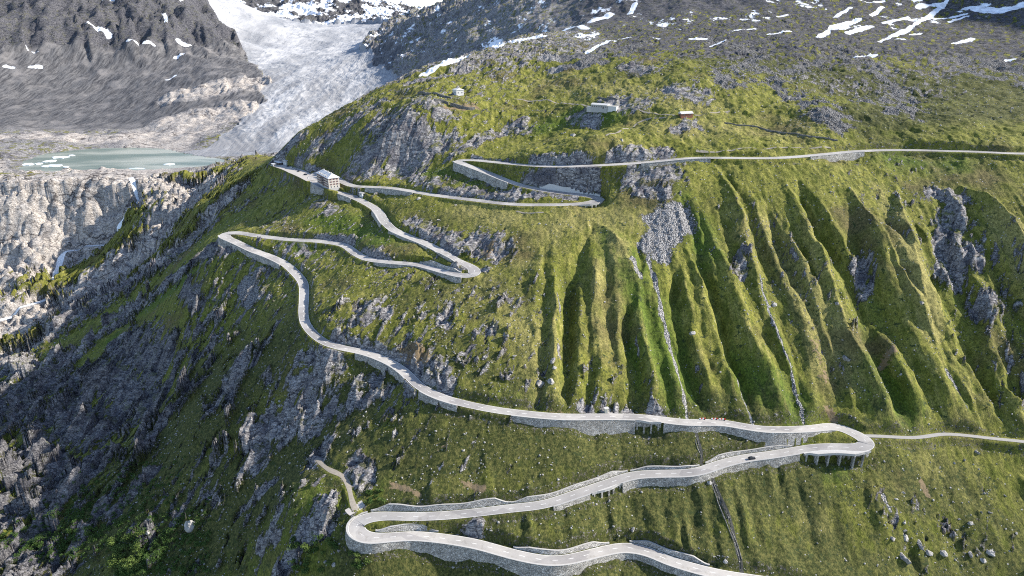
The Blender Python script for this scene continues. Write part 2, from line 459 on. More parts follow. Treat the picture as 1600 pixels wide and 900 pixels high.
# ground strewn with outcrops: below the threshold by itself, broken up by the noise
for pts, r, v in [
 ([(520,480),(620,520),(720,560),(780,560)], 34, .42), ([(600,430),(700,470),(800,470)], 30, .36), ([(440,640),(560,620),(640,640)], 26, .42), ([(700,280),(850,290)], 22, .40), ([(450,330),(600,300)], 22, .36),
 ([(500,400),(640,440)], 16, .38), ([(560,170),(700,150),(800,110),(820,80)], 60, .40), ([(620,200),(780,200),(850,190)], 36, .32), ([(900,130),(1050,150),(1150,120)], 50, .22), ([(1180,110),(1300,135),(1420,140)], 60, .50), ([(1500,100),(1600,110)], 44, .48), ([(1150,90),(1350,75),(1600,75)], 60, .46),
 ([(1260,170),(1350,160),(1450,170)], 36, .30), ([(1400,300),(1560,420),(1600,560)], 40, .36), ([(1180,330),(1300,500)], 30, .30), ([(900,600),(1020,630)], 16, .36), ([(600,720),(760,740)], 12, .30),
 ([(0,880),(120,760),(260,600),(430,420)], 80, .47), ([(250,820),(420,640),(520,580)], 45, .44), ([(300,880),(480,760)], 30, .34), ([(400,420),(440,330)], 22, .40), ([(370,330),(420,290),(460,275)], 20, .46), ([(1400,820),(1560,860)], 18, .32)]:
    zone(ROCK, pts, r, v)
for pts, r in [([(375,800),(430,755)], 3.0), ([(405,855),(435,840)], 3), ([(440,890),(500,815),(505,800)], 8), ([(440,700),(470,670)], 4)]:
    zone(ROCK, pts, r)
# everything left of the spur is bare rock (slabs and gorge walls)
for pts, r in [
 ([(0,560),(100,500),(200,440),(300,370),(360,300)], 40), ([(0,640),(60,590)], 34), ([(0,680),(100,570),(180,500),(290,420),(350,385)], 16), ([(0,500),(130,450),(230,380),(300,300)], 70), ([(0,420),(100,360),(200,300)], 80), ([(0,300),(150,280),(330,275)], 60), ([(0,330),(0,400)], 90)]:
    zone(ROCK, pts, r, fall=1.6); 
for pts, r in [
 ([(0,400),(100,340),(170,300)], 95), ([(0,300),(150,282),(330,275)], 50), ([(0,480),(120,440),(230,385),(330,310)], 50), ([(250,400),(330,330),(385,285)], 26)]:
    zone(PALE, pts, r)
for pts, r in [([(0,215),(100,215),(200,215)], 40), ([(250,215),(300,190),(380,175)], 70), ([(300,150),(400,135)], 60), ([(280,220),(260,240)], 30)]:
    zone(PALE, pts, r)
ROCK[(Y > 1000) & (X < -120) & ~((X > -300) & (Y < 1150))] = 1.0
ROCK = np.maximum(ROCK, 0.60 * smooth(Y + 80 * gn(X / 120, Y / 90, 3) + 40 * gn(X / 40, Y / 40, 7) + .12 * (X - 300), 710, 880) * (X > -300))
_side = smooth(-X - .74 * Y, -10, 60) * (Y > 300) * (Y < 1100)
ROCK = np.maximum(ROCK, .60 * _side); PALE = np.maximum(PALE, _side * smooth(Y, 640, 720))
zone(LUSH, [(300,430),(230,480),(170,530)], 9, 1.0)
# scree
for pts, r in [
 ([(1018,345),(1045,340),(1060,330)], 9), ([(1025,370),(1060,350)], 12), ([(1030,395)], 8), ([(1020,365),(1015,380)], 8), ([(385,440),(395,475)], 7), ([(400,430)], 6),
 ([(1130,130),(1180,90),(1160,70)], 16), ([(1180,115),(1240,150),(1310,190)], 15), ([(1220,115),(1300,85),(1350,100),(1400,140),(1420,180)], 14), ([(1320,75),(1340,80)], 18), ([(1360,160),(1400,180)], 14), ([(1100,60),(1170,80)], 14),
 ([(1480,95),(1540,95),(1600,115)], 22), ([(860,90),(960,88),(1000,70)], 16), ([(870,110),(950,95)], 12), ([(440,800),(420,840)], 3), ([(1500,110),(1590,130)], 14)]:
    zone(SCREE, pts, r)
# stony stream beds on the face
def wander(pts):
    out = []
    for k_, ((u1, v1), (u2, v2)) in enumerate(zip(pts[:-1], pts[1:])):
        n_ = max(1, int(math.hypot(u2 - u1, v2 - v1) / 9))
        out += [(u1 + (u2 - u1) * q / n_ + _r.uniform(-1.6, 1.6), v1 + (v2 - v1) * q / n_) for q in range(n_)]
    return out + [pts[-1]]
for pts, r in [(wander(a_), b_) for a_, b_ in [
 ([(1012,400),(1025,450),(1040,512),(1052,557),(1070,625),(1077,655)], 1.3), ([(1200,487),(1225,555),(1257,657)], 0.9), ([(1150,585),(1178,660)], 0.8), ([(1478,585),(1510,640)], 1.1),
 ([(1185,440),(1200,487)], 0.8), ([(1110,745),(1125,790),(1140,830),(1158,885)], 0.5), ([(1380,780),(1390,800)], 0.9), ([(990,410),(1000,440)], 2)]]:
    zone(SCREE, [(u_, v_, r * _r.uniform(.55, 1.5)) for u_, v_ in pts], r)
    zone(LUSH, pts, r * 3.0, .7)
for pts, r in [([(1088,678),(1100,728)], 0.9), ([(1112,745),(1127,790),(1142,830),(1160,888)], 1.1)]:
    zone(DARK, pts, r)
# colours of the grass
for pts, r, v in [
 ([(960,400),(1000,470),(1040,570),(1070,640)], 13, 1), ([(950,370),(1000,420)], 9, .9), ([(1180,600),(1240,640)], 16, 1), ([(1090,350),(1110,400)], 12, .8), ([(1330,560),(1400,640)], 18, .8),
 ([(780,640),(830,620)], 12, .7), ([(500,340),(560,360),(600,390)], 16, .9), ([(440,380),(500,400)], 9, .7), ([(560,700),(620,780)], 12, .8), ([(300,780),(420,760),(500,800)], 22, .8), ([(340,850),(480,780)], 22, .8), ([(620,250),(680,270),(740,285)], 10, .8),
 ([(850,200),(900,180),(960,185)], 16, .9), ([(1100,700),(1250,690)], 9, .8), ([(1320,730),(1290,745)], 9, .8), ([(1390,250),(1500,260)], 14, .8), ([(1060,300),(1080,340)], 8, .7), ([(400,560),(460,520)], 14, .7), ([(300,600),(250,700),(180,760)], 26, .7), ([(1000,800),(1060,740)], 9, .5)]:
    zone(LUSH, pts, r, v)
for pts, r, v in [
 ([(860,360),(900,340),(1000,340)], 22, .7), ([(720,330),(800,345)], 16, .8), ([(900,240),(1000,230)], 16, .5), ([(850,130),(1000,140),(1100,170)], 30, .6), ([(1050,200),(1250,200)], 24, .6), ([(1200,350),(1240,450),(1290,560)], 14, .7), ([(760,440),(820,520),(840,600)], 18, .7),
 ([(1250,780),(1290,850)], 10, .9), ([(1440,720),(1500,760)], 16, .6), ([(1000,760),(1080,800)], 12, .6), ([(690,470),(760,460)], 12, .6), ([(800,380),(820,420)], 10, .6), ([(550,480),(620,450)], 12, .5), ([(1240,700),(1230,730)], 8, .6), ([(1480,130),(1600,170)], 25, .6),
 ([(1370,290),(1420,420),(1460,520)], 7, .6), ([(1560,360),(1600,420)], 9, .5), ([(960,380),(940,450),(950,540)], 10, .6)]:
    zone(DRY, pts, r, v)
for pts, r, v in [
 ([(610,755),(640,768),(655,775)], 2.2, .8), ([(720,756),(752,766)], 2.4, .8), ([(1292,642),(1306,655)], 3.2, .7), ([(1380,560),(1395,550)], 3, .8), ([(1440,755),(1450,775)], 1.6, .8), ([(640,545),(660,560)], 6, .8), ([(690,700)], 3, .6),
 ([(860,640),(900,645)], 3, .6), ([(760,400),(770,380)], 6, .7), ([(1290,600),(1270,540)], 6, .5), ([(700,170),(740,170)], 6, .8)]:
    zone(EARTH, pts, r, v)
# heath tones; on the lower slopes they paint in the vignette darkening
HEATH_SHADE = new()
for pts, r, v in [([(600,720),(900,700),(1200,690)], 26, .85), ([(640,800),(900,810),(1250,770)], 24, .8), ([(560,880),(900,895),(1300,890)], 24, .85), ([(1200,800),(1320,860)], 26, .6), ([(700,560),(820,600)], 22, .6), ([(600,480),(740,440),(820,460)], 26, .5),
 ([(250,860),(420,760),(520,680)], 40, .95), ([(300,700),(420,560)], 34, .8), ([(120,860),(300,640)], 60, .9), ([(600,330),(720,350)], 14, .5), ([(900,620),(1200,640)], 10, .5), ([(1200,380),(1260,560)], 16, .45), ([(1380,740),(1480,800),(1600,870)], 40, .6), ([(1350,880),(1560,890)], 30, .6),
 ([(1080,90),(1160,110)], 40, .6), ([(1200,100),(1400,140),(1560,140)], 70, .85), ([(1590,170),(1480,180),(1360,185)], 34, .85), ([(1250,110),(1350,150),(1450,150)], 50, .8), ([(860,400),(900,480)], 12, .45), ([(950,120),(1080,110)], 24, .5)]:
    zone(HEATH_SHADE, pts, r, v)
# snow
for pts, r in [
 ([(665,116),(690,105),(725,93)], 8), ([(755,80),(780,76)], 9), ([(815,62),(845,58)], 12), ([(885,42),(915,44)], 9), ([(925,35),(955,22)], 10), ([(918,80),(935,72),(960,63)], 5), ([(970,59),(985,59)], 4), ([(1020,60),(1030,62)], 3), ([(1080,60),(1100,61)], 4), ([(1110,72),(1130,66)], 3),
 ([(1280,58),(1300,45),(1340,30)], 7), ([(1300,47),(1320,42)], 8), ([(1325,52),(1360,43)], 5), ([(1375,65),(1420,45),(1450,25),(1480,0)], 5), ([(1420,32),(1440,30)], 6), ([(1400,62),(1412,62)], 4), ([(1360,25),(1380,10)], 4), ([(1380,38),(1420,28)], 4), ([(1435,12),(1470,5)], 5), ([(1490,70),(1520,62)], 4), ([(1510,15),(1560,18),(1600,5)], 9), ([(1335,92),(1365,86)], 5), ([(1572,95),(1585,94)], 4), ([(1460,27),(1510,23)], 3), ([(1485,32),(1510,28)], 4), ([(1425,52),(1440,50)], 3), ([(1305,27),(1328,12)], 4), ([(1200,55),(1235,50)], 4), ([(1216,27),(1230,24)], 3), ([(1150,50),(1180,45)], 3), ([(1345,1),(1380,0)], 5), ([(985,20),(992,8)], 5),
 ([(145,52),(172,62)], 10), ([(200,74),(240,77)], 6), ([(50,108),(64,109)], 8), ([(155,2),(185,9)], 10), ([(260,40),(263,50)], 7), ([(10,107),(20,109)], 6), ([(280,72),(300,74)], 7), ([(40,77),(60,85)], 4), ([(275,92),(288,90)], 6), ([(262,128),(275,122)], 6), ([(268,8),(282,14)], 14), ([(355,34),(385,24)], 20), ([(340,2),(380,12)], 20)]:
    zone(SNOW, pts, r)
print('zones done')

# glacier outline on the ground
def poly_in(poly):
    inside = np.zeros(X.shape, bool)
    n = len(poly)
    for k in range(n):
        x1, y1 = poly[k]; x2, y2 = poly[(k + 1) % n]
        if y1 == y2: continue
        c = ((Y >= min(y1, y2)) & (Y < max(y1, y2)) & (Xw < (Y - y1) / (y2 - y1) * (x2 - x1) + x1))
        inside ^= c
    return inside
Xw = X + 14 * fbm(X / 90, Y / 90, 61, 4) * smooth(Y, 1000, 1400)
GL = [tuple(PY(*q)[:2]) for q in [(283,243,1172),(310,233,1190),(335,219,1235),(385,187,1400),(413,163,1560),(418,128,1800),(393,101,2050),(352,71,2500),(304,39,3300),(300,36,3900)]]
GL += [tuple(PY(*q)[:2]) for q in [(400,40,4200),(560,44,4200),(640,40,3900),(590,58,2900),(563,83,2350),(588,105,1950),(617,123,1720)]]
GL += [(-190, 1560), (-260, 1400), (-330, 1250), (-395, 1150), (-440, 1130), (-520,1128)]
ICE = poly_in(GL)
MOR = smooth(Y, 1330, 1450) * (X < -300) * (Y < 2150) * (1 - smooth(Z, -95, -60))
MORAINE = np.maximum(MORAINE, MOR * ~ICE * (1 - smooth(PALE, .2, .5)))
# snowy far peaks
SNOW = np.maximum(SNOW, 0.50 * smooth(Y, 3000, 4000))
SNOW = np.maximum(SNOW, 0.36 * smooth(Y, 1250, 1700) * (X > -520))
SNOW = np.maximum(SNOW, 0.37 * smooth(Y, 880, 1050) * (X > -100))

# ------------------------------------------------------------------ relief
far = smooth(Y, 850, 1300)
lake_d = ((X + 680) / 240) ** 2 + ((Y - 1110) / 130) ** 2
calm = smooth(lake_d, 0.8, 1.6)
DARKZ = smooth(Y, 1550, 1750) * smooth(Z, -125, -85)
Z += (1 - far) * (2.6 * fbm(X / 55, Y / 55, 1, 2) + 0.9 * fbm(X / 14, Y / 14, 2, 3)) 
Z += far * calm * np.where(ICE, 0.25, 1.0 - .62 * MORAINE) * (smooth(Y, 1300, 2200) * 16 * ridged(X / 170, Y / 150, 5, 6, .62) + 7 * fbm(X / 60, Y / 60, 6, 4))
_ml = (X < -420) * smooth(Y, 1350, 1500) * (1 - ICE)
Z += _ml * (4.0 * facets((X + .5 * Y) / 30, (Y - .5 * X) / 110, 11, .9) + 2.0 * ridged((X + .5 * Y) / 30, (Y - .5 * X) / 220, 14, 2)) * (.30 + 2.2 * DARKZ + 1.2 * smooth(PALE, .15, .5))
Z += np.where(ICE, 1, 0) * smooth(Y, 1150, 1300) * (1.5 * (1 - smooth(Y, 1900, 2500)) * ridged((X + .7 * Y) / 17, (Y - .3 * X) / 60, 8, 3) + 2.0 * fbm(X / 40, Y / 40, 9, 3))
# lake basin
LAKE_Z = -217.5
LAKE_PX = [(28,263),(50,247),(90,238),(140,233),(200,230.5),(255,233),(290,240),(325,246),(352,250),(342,256),(300,261),(262,263.5),(215,265.5),(165,264),(120,266.5),(80,268.5),(45,268.5)]
LP = np.array([PZ(u, v, LAKE_Z)[:2] for u, v in LAKE_PX])
LP = catmull(np.vstack([LP, LP[:1]]), 6)
_w = win(LP[:, 0].min() - 150, LP[:, 0].max() + 150, LP[:, 1].min() - 150, LP[:, 1].max() + 150)
_d = np.full(X[_w].shape, 1e9)
for k in range(len(LP) - 1):
    d_, _t = seg_dist(_w, LP[k], LP[k + 1]); _d = np.minimum(_d, d_)
_xk = Xw; Xw = X
_in = poly_in([tuple(q) for q in LP])[_w]
Xw = _xk
_sd = np.where(_in, -_d, _d) + 5 * fbm(X[_w] / 22, Y[_w] / 16, 77, 3)
LAKE_SD = np.full(Z.shape, 200.0); LAKE_SD[_w] = _sd
_zw = Z[_w]
_low = (Y[_w] < 1115)
_rim = 46 + 46 * fbm(X[_w] / 42, Y[_w] / 30, 78, 3)
_zw = np.where(_low, np.minimum(_zw, np.where(_sd < 80, LAKE_Z + .4 + 7.0 * np.clip(fbm(X[_w] / 24, Y[_w] / 13, 79, 3), 0, 1) - .16 * np.clip(_sd - _rim, 0, 99), 1e9)), _zw)
_bank = np.maximum(_zw, LAKE_Z + .25 + np.clip(_sd, 0, 40) * .05)
_zw = np.where((_sd > 0) & (_sd < 60), _bank, np.where(_sd <= 0, np.minimum(_zw, LAKE_Z - .4 + _sd * .08), _zw))
Z[_w] = np.where(_sd < 0, np.minimum(_zw, LAKE_Z - .3), _zw)
calm = calm * smooth(LAKE_SD, -5, 45)
# alp: hummocks and ledges
alp = (1 - smooth(np.abs(Z + 75), 25, 60)) * (Y > 520) * (Y < 1100)
Z += alp * (2.4 * fbm(X / 26, Y / 26, 12, 3) + 0.8 * ridged(X / 11, Y / 11, 13, 2))
# crags: tilted blocks stretched along the foliation
gx_, gy_ = np.gradient(BASE, axis=1) / np.gradient(X, axis=1), np.gradient(BASE, axis=0) / np.gradient(Y, axis=0)
steep = np.hypot(gx_, gy_)
flank = smooth(-X - 0.30 * (Y - 300), 110, 190)      # west flank
_a = math.radians(58)
_u = X * math.cos(_a) + Y * math.sin(_a); _v = -X * math.sin(_a) + Y * math.cos(_a)
NEARROCK = (Y < 1150)
ROCK = np.clip(ROCK + (ROCK > .02) * NEARROCK * (0.34 * fbm(_u / 16, _v / 6, 20, 4, .6) + .16 * fbm(_u / 3.4, _v / 1.9, 26, 2)), 0, 1)
DARKROCK_SHADE = np.clip(smooth(Y + 50 * gn(X / 150, Y / 150, 4) + .12 * (X - 300), 700, 900) * smooth(X, 60, 160) + smooth(Y, 1550, 1750) * (X < -700) * smooth(Z, -125, -85), 0, 1)  # dark rock; on the right mountain its tone also paints in cloud shadow
DARKROCK_SHADE = np.maximum(DARKROCK_SHADE, .62 * smooth(-X - 0.30 * (Y - 300) + 40 * gn(X / 60, Y / 60, 5), 130, 230) * (Y < 620))
_hill = (X > 100) & (Y > 600)
SCREE = np.clip(SCREE * np.where(_hill, .72, 1) + (SCREE > .03) * np.where(_hill, .55, .2) * fbm(X / 16, Y / 24, 28, 4, .6), 0, 1)
rk = smooth(ROCK, 0.42, 0.58)
sel = (rk > 0.01) & (Y < 1100)
a = math.radians(58)
us = X[sel] * math.cos(a) + Y[sel] * math.sin(a); vs = -X[sel] * math.sin(a) + Y[sel] * math.cos(a)
uw = us + 3 * gn(us / 12, vs / 12, 30); vw = vs + 2.2 * gn(us / 9, vs / 9, 31)
big = facets(uw / 26, vw / 13, 40, 1.25, .45) * 5.5
mid = facets(uw / 9.5, vw / 4.6, 44, 1.1, .6) * 2.8
sml = facets(uw / 3.6, vw / 2.0, 48, .9) * 1.3
rdg = ridged(uw / 16, vw / 5, 33, 3) * 1.0
dom = (domes(X[sel] / 78, Y[sel] / 52, 50) - 1) * 30 + (domes(us / 21, vs / 15, 53) - 1) * 8.0 + facets(us / 17, vs / 8, 57, 1.0) * 4.2 + facets(us / 6, vs / 3.5, 58, .9) * 1.2
pl = smooth(PALE[sel], .35, .6)
clef = np.clip(1 - 5 * np.abs(gn(X[sel] / 62 + .4 * gn(X[sel] / 20, Y[sel] / 20, 63), Y[sel] / 48, 64)), 0, 1) + .6 * np.clip(1 - 5 * np.abs(gn(us / 30, vs / 16, 65)), 0, 1)
dom = dom - 9 * clef
nearf = 1 - (0.50 * smooth(Y[sel], 420, 560) + .25 * smooth(Y[sel], 600, 680) * (X[sel] > 60)) * (X[sel] > -380)
Z[sel] += rk[sel] * ((big * (.9 + 2.0 * flank[sel]) + mid * (.8 + .3 * flank[sel]) + sml * .6 + rdg) * nearf * (1 - .8 * pl) + pl * dom) * calm[sel]
# scree: small blocks
sc = smooth(SCREE + 0.2 * fbm(X / 5, Y / 5, 24, 2), 0.4, 0.6)
sel = (sc > 0.01)
Z[sel] += sc[sel] * facets(X[sel] / 2.2, Y[sel] / 2.2, 70, .6) * np.where(Y[sel] > 600, .5, 1.0)
# turf: small cushions, drawn out down the slope
gr = (1 - rk) * (Y < 1100)
sel = gr > 0.02
Z[sel] += gr[sel] * (0.24 * ridged(X[sel] / 5.2, Y[sel] / 9, 80, 2) + 0.22 * fbm(X[sel] / 2.0, Y[sel] / 3.2, 82, 2))
# ------------------------------------------------------------------ road bed cut into the slope
def tangents(P):
    t = np.gradient(P[:, :2], axis=0)
    return t / (np.linalg.norm(t, axis=1, keepdims=True) + 1e-9)
RT = tangents(ROAD)
RNRM = np.stack([-RT[:, 1], RT[:, 0]], 1)        # left of travel
_turn = np.abs(np.gradient(np.unwrap(np.arctan2(RT[:, 1], RT[:, 0])))) / 1.5
_turn = gsmooth(np.clip(_turn, 0, 0.12)[:, None], 6)[:, 0]
HW = 3.5 + 17 * np.clip(_turn - 0.02, 0, 0.075) + .7 * smooth(ROAD[:, 1], 430, 560)

def HWfun(): return HW
# (from, to, side, drop of the ground below it, kind)
WALLS = [
 ((1125,897),(612,839),1,.3,'wall'), ((612,839),(575,809),1,1.2,'wall'),
 ((860,786),(918,767),-1,1.0,'wall'), ((920,766),(966,750),-1,3.0,'arcade'), ((968,749),(1245,704),-1,.7,'wall'),
 ((1250,703),(1350,698),-1,6.0,'viaduct'),
 ((800,644),(990,651),1,.8,'wall'), ((992,651),(1034,655),1,3.0,'arcade'), ((1036,656),(1300,666),1,.4,'wall'),
 ((560,548),(640,590),1,.5,'wall'), ((662,608),(720,629),1,.8,'wall'),
 ((350,367),(445,412),1,.9,'wall'), ((725,431),(590,407),-1,1.6,'wall'), 
 ((690,393),(615,359),1,1.0,'wall'), ((603,350),(590,328),1,.7,'wall'), ((555,310),(492,283),1,3.5,'wall'),
 ((575,292),(650,300),-1,2.0,'wall'), ((905,318),(939,314),-1,4.0,'arcade'),
 ((800,285),(716,252),1,3.5,'wall'), ((1000,254.5),(1110,246.5),-1,1.5,'wall'), ((1260,243),(1345,236),-1,2.5,'wall')]
UPWALLS = [
 ((1110,893),(985,856),-1,2.4), ((955,852),(800,865),-1,2.2), ((683,841),(585,841),-1,3.0), ((580,807),(800,794),1,3.0), ((800,794),(985,744),1,2.0), ((990,743),(1100,734),1,1.4), ((1110,731),(1245,703),1,1.8),
 ((726,412),(688,391),1,2.2), ((715,428),(650,413),1,2.6), ((930,308),(838,295),-1,4.5)]
DROPL = np.zeros(len(ROAD)); DROPR = np.zeros(len(ROAD))
def rng_of(a, b):
    i, j = road_i(*a), road_i(*b)
    return (i, j) if i < j else (j, i)
def taper(i, j):
    k = np.zeros(len(ROAD)); k[i:j + 1] = 1
    return gsmooth(k[:, None], 3)[:, 0]
for a_, b_, s_, dr, kind in WALLS:
    i, j = rng_of(a_, b_)
    (DROPL if s_ > 0 else DROPR)[:] = np.maximum((DROPL if s_ > 0 else DROPR), taper(i, j) * dr)
for a_, b_, s_, ri in UPWALLS:
    i, j = rng_of(a_, b_)
    tgt = DROPL if s_ > 0 else DROPR
    tgt[:] = np.where(taper(i, j) > .02, -taper(i, j) * ri, tgt)

def carve(P, hw, dl, dr, shoulder=0.7, reach=18):
    D = np.full(Z.shape, 99.0, np.float32); RZ = np.zeros_like(Z); DH = np.zeros_like(Z); HWg = np.full(Z.shape, 3.5)
    for k in range(len(P) - 1):
        a, b = P[k], P[k + 1]
        w = win(min(a[0], b[0]) - reach, max(a[0], b[0]) + reach, min(a[1], b[1]) - reach, max(a[1], b[1]) + reach)
        d, t = seg_dist(w, a, b)
        m = d < D[w]
        if not m.any(): continue
        side = (b[0] - a[0]) * (Y[w] - a[1]) - (b[1] - a[1]) * (X[w] - a[0])
        D[w] = np.where(m, d, D[w])
        RZ[w] = np.where(m, a[2] + (b[2] - a[2]) * t, RZ[w])
        DH[w] = np.where(m, np.where(side > 0, dl[k], dr[k]), DH[w])
        HWg[w] = np.where(m, hw[k], HWg[w])
    e = D - HWg - shoulder
    nat = Z - DH * np.exp(-np.clip(e, 0, 99) / 9.0) * (D < reach)
    up = (nat > RZ) | (DH < -.3)
    L = np.where(up, np.where(DH < -.3, 1.0, 3.4), np.where(DH > 0.25, 0.8, 2.4))
    f = np.clip((e - np.where(DH < -.3, 1.7, np.where(DH > .25, -.65, 0))) / L, 0, 1)
    f = f * f * (3 - 2 * f)
    z2 = np.where(D < 90, (RZ - 0.16) * (1 - f) + nat * f, Z)
    return np.where(D < reach, z2, Z), D, e
Z, RD, RE = carve(ROAD, HW, DROPL, DROPR)
Z, SD, SE = carve(SIDE, np.full(len(SIDE), 1.7), np.zeros(len(SIDE)), np.zeros(len(SIDE)), 0.3, 9)
RD = np.minimum(RD, SD + 2); RE = np.minimum(RE, SE)
# rocky cut faces just above the road; bare verge
cut = (RE > 0) & (RE < 5) & (Y < 700)
VERGE = np.clip(1 - np.abs(RE - 0.2) / 1.2, 0, 1)
print('carved')

# level ground by the hotel
PLAZA = gsmooth(resample(catmull(np.array([PZ(u, v, z) for u, v, z in [(428,257,-158.5),(440,260,-158),(456,265,-157),(474,273,-156),(490,282,-155.3)]]), 8), 1.5), 2)
PLAZA_HW = np.interp(np.arange(len(PLAZA)), [0, len(PLAZA) * .5, len(PLAZA) - 1], [6, 9, 7])
HOTEL_C = PZ(513.5, 289.5, -155.2)
HOTEL_AX = PZ(522, 297.5, -155.2) - PZ(499, 285, -155.2); HOTEL_AX /= np.linalg.norm(HOTEL_AX)
_hp = np.array([HOTEL_C + HOTEL_AX * q for q in np.arange(-20, 20.1, 1.5)])
_rd, _re = RD, RE
for _P, _hh in ((PLAZA, PLAZA_HW), (_hp, np.full(len(_hp), 7.0))):
    _z, _D, _e = carve(_P, _hh, np.zeros(len(_P)), np.zeros(len(_P)), .5, 16)
    Z = np.where(_rd < 4.2, Z, _z)
    RE = np.minimum(RE, _e); RD = np.minimum(RD, np.maximum(_e + 3.5, 0))

TRACK_PX = [(556,800),(549,780),(545,760),(537,745),(524,739),(510,732),(500,722),(493,716)]
_tp = np.array([G(*p) for p in TRACK_PX]); _tp = gsmooth(resample(catmull(_tp, 6), 1.5), 2)
_tp[:, 2] = gsmooth(zat(_tp[:, 0], _tp[:, 1], BASE)[:, None], 6)[:, 0]
_z, _D, _e = carve(_tp, np.full(len(_tp), 1.9), np.zeros(len(_tp)), np.zeros(len(_tp)), .3, 9)
Z = np.where(RD < 5, Z, _z); RE = np.minimum(RE, _e)

# ------------------------------------------------------------------ melt-water bed
STREAM_PX = [(206,284),(213,298),(201,318),(197,328),(188,345),(179,362),(152,370),(120,382),(92,398),(78,430),(66,446),(58,456),(20,477),(-8,492),(-60,520)]
STREAM = catmull(np.array([G(*p) for p in STREAM_PX]), 10)
STREAM = gsmooth(resample(STREAM, 1.5), 2)
sz = np.minimum.accumulate(gsmooth(zat(STREAM[:, 0], STREAM[:, 1], Z)[:, None], 3)[:, 0])
sz = np.minimum.accumulate(np.minimum(sz, -217.4 - 0.02 * np.arange(len(sz))))
STREAM[:, 2] = sz - 0.6
swid = 3.2 + 1.6 * np.sin(np.arange(len(STREAM)) / 17.0) * np.sin(np.arange(len(STREAM)) / 7.3 + 1)
Z, STD, _ = carve(STREAM, swid, np.zeros(len(STREAM)), np.zeros(len(STREAM)), 0.4, 16)
Z = np.where((STD < 16) & (STD > swid.mean()), np.minimum(Z, BASE * 0 + Z), Z)

# ------------------------------------------------------------------ node helpers
class NT:
    def __init__(s, name):
        s.m = bpy.data.materials.new(name); s.m.use_nodes = True
        s.t = s.m.node_tree; s.n = s.t.nodes; s.l = s.t.links
        s.b = s.n['Principled BSDF']; s.b.inputs['Specular IOR Level'].default_value = 0.15
        s.b.inputs['Roughness'].default_value = 0.9
        s._pos = None
    def _in(s, node, key, v):
        if v is None: return
        if isinstance(v, bpy.types.NodeSocket): s.l.new(v, node.inputs[key])
        else: node.inputs[key].default_value = v + (1,) if isinstance(v, tuple) and len(v) == 3 and node.inputs[key].type == 'RGBA' else v
    def pos(s):
        if s._pos is None: s._pos = s.n.new('ShaderNodeNewGeometry').outputs['Position']
        return s._pos
    def obj(s): return s.n.new('ShaderNodeTexCoord').outputs['Object']
    def map(s, vec, scale=(1, 1, 1), rot=0):
        n = s.n.new('ShaderNodeMapping'); s._in(n, 'Vector', vec); n.inputs['Scale'].default_value = scale; n.inputs['Rotation'].default_value = (0, 0, rot)
        return n.outputs[0]
    def noise(s, vec, scale, detail=4, rough=0.55, dist=0.0):
        n = s.n.new('ShaderNodeTexNoise'); s._in(n, 'Vector', vec)
        n.inputs['Scale'].default_value = scale; n.inputs['Detail'].default_value = detail; n.inputs['Roughness'].default_value = rough; n.inputs['Distortion'].default_value = dist
        return n.outputs[0]
    def voro(s, vec, scale, feature='F1', out='Distance', rnd=1.0):
        n = s.n.new('ShaderNodeTexVoronoi'); n.feature = feature; s._in(n, 'Vector', vec)
        n.inputs['Scale'].default_value = scale; n.inputs['Randomness'].default_value = rnd
        return n.outputs[out]
    def math(s, op, a, b=None, c=None, clamp=False):
        n = s.n.new('ShaderNodeMath'); n.operation = op; n.use_clamp = clamp
        s._in(n, 0, a); s._in(n, 1, b); s._in(n, 2, c)
        return n.outputs[0]
    def ss(s, v, lo, hi, a=0.0, b=1.0):
        n = s.n.new('ShaderNodeMapRange'); n.interpolation_type = 'SMOOTHSTEP'
        s._in(n, 'Value', v); n.inputs['From Min'].default_value = lo; n.inputs['From Max'].default_value = hi
        n.inputs['To Min'].default_value = a; n.inputs['To Max'].default_value = b
        return n.outputs[0]
    def mix(s, f, a, b):
        n = s.n.new('ShaderNodeMix'); n.data_type = 'RGBA'
        s._in(n, 0, f)
        for k, v in ((6, a), (7, b)):
            if isinstance(v, tuple): v = v + (1,) if len(v) == 3 else v
            s._in(n, k, v)
        return n.outputs[2]
    def mul(s, a, f):
        n = s.n.new('ShaderNodeMix'); n.data_type = 'RGBA'; n.blend_type = 'MULTIPLY'; n.inputs[0].default_value = 1
        s._in(n, 6, a); s._in(n, 7, f); return n.outputs[2]
    def attr(s, name):
        n = s.n.new('ShaderNodeAttribute'); n.attribute_name = name
        q = s.n.new('ShaderNodeSeparateColor'); s.l.new(n.outputs['Color'], q.inputs[0])
        return q.outputs
    def bump(s, h, strength=0.5, dist=1.0, nrm=None):
        n = s.n.new('ShaderNodeBump'); n.inputs['Strength'].default_value = strength; n.inputs['Distance'].default_value = dist
        s._in(n, 'Height', h); s._in(n, 'Normal', nrm); return n.outputs[0]
    def out(s, col=None, rough=None, nrm=None):
        s._in(s.b, 'Base Color', col + (1,) if isinstance(col, tuple) else col); s._in(s.b, 'Roughness', rough); s._in(s.b, 'Normal', nrm)
        return s.m

def plain(name, col, rough=0.85, var=0.25, scale=1.0, bump=0.0):
    t = NT(name); n = t.noise(t.obj(), scale, 5)
    c = t.mix(n, tuple(x * (1 - var) for x in col), tuple(min(1, x * (1 + var)) for x in col))
    return t.out(c, rough, t.bump(n, bump, 0.1) if bump else None)

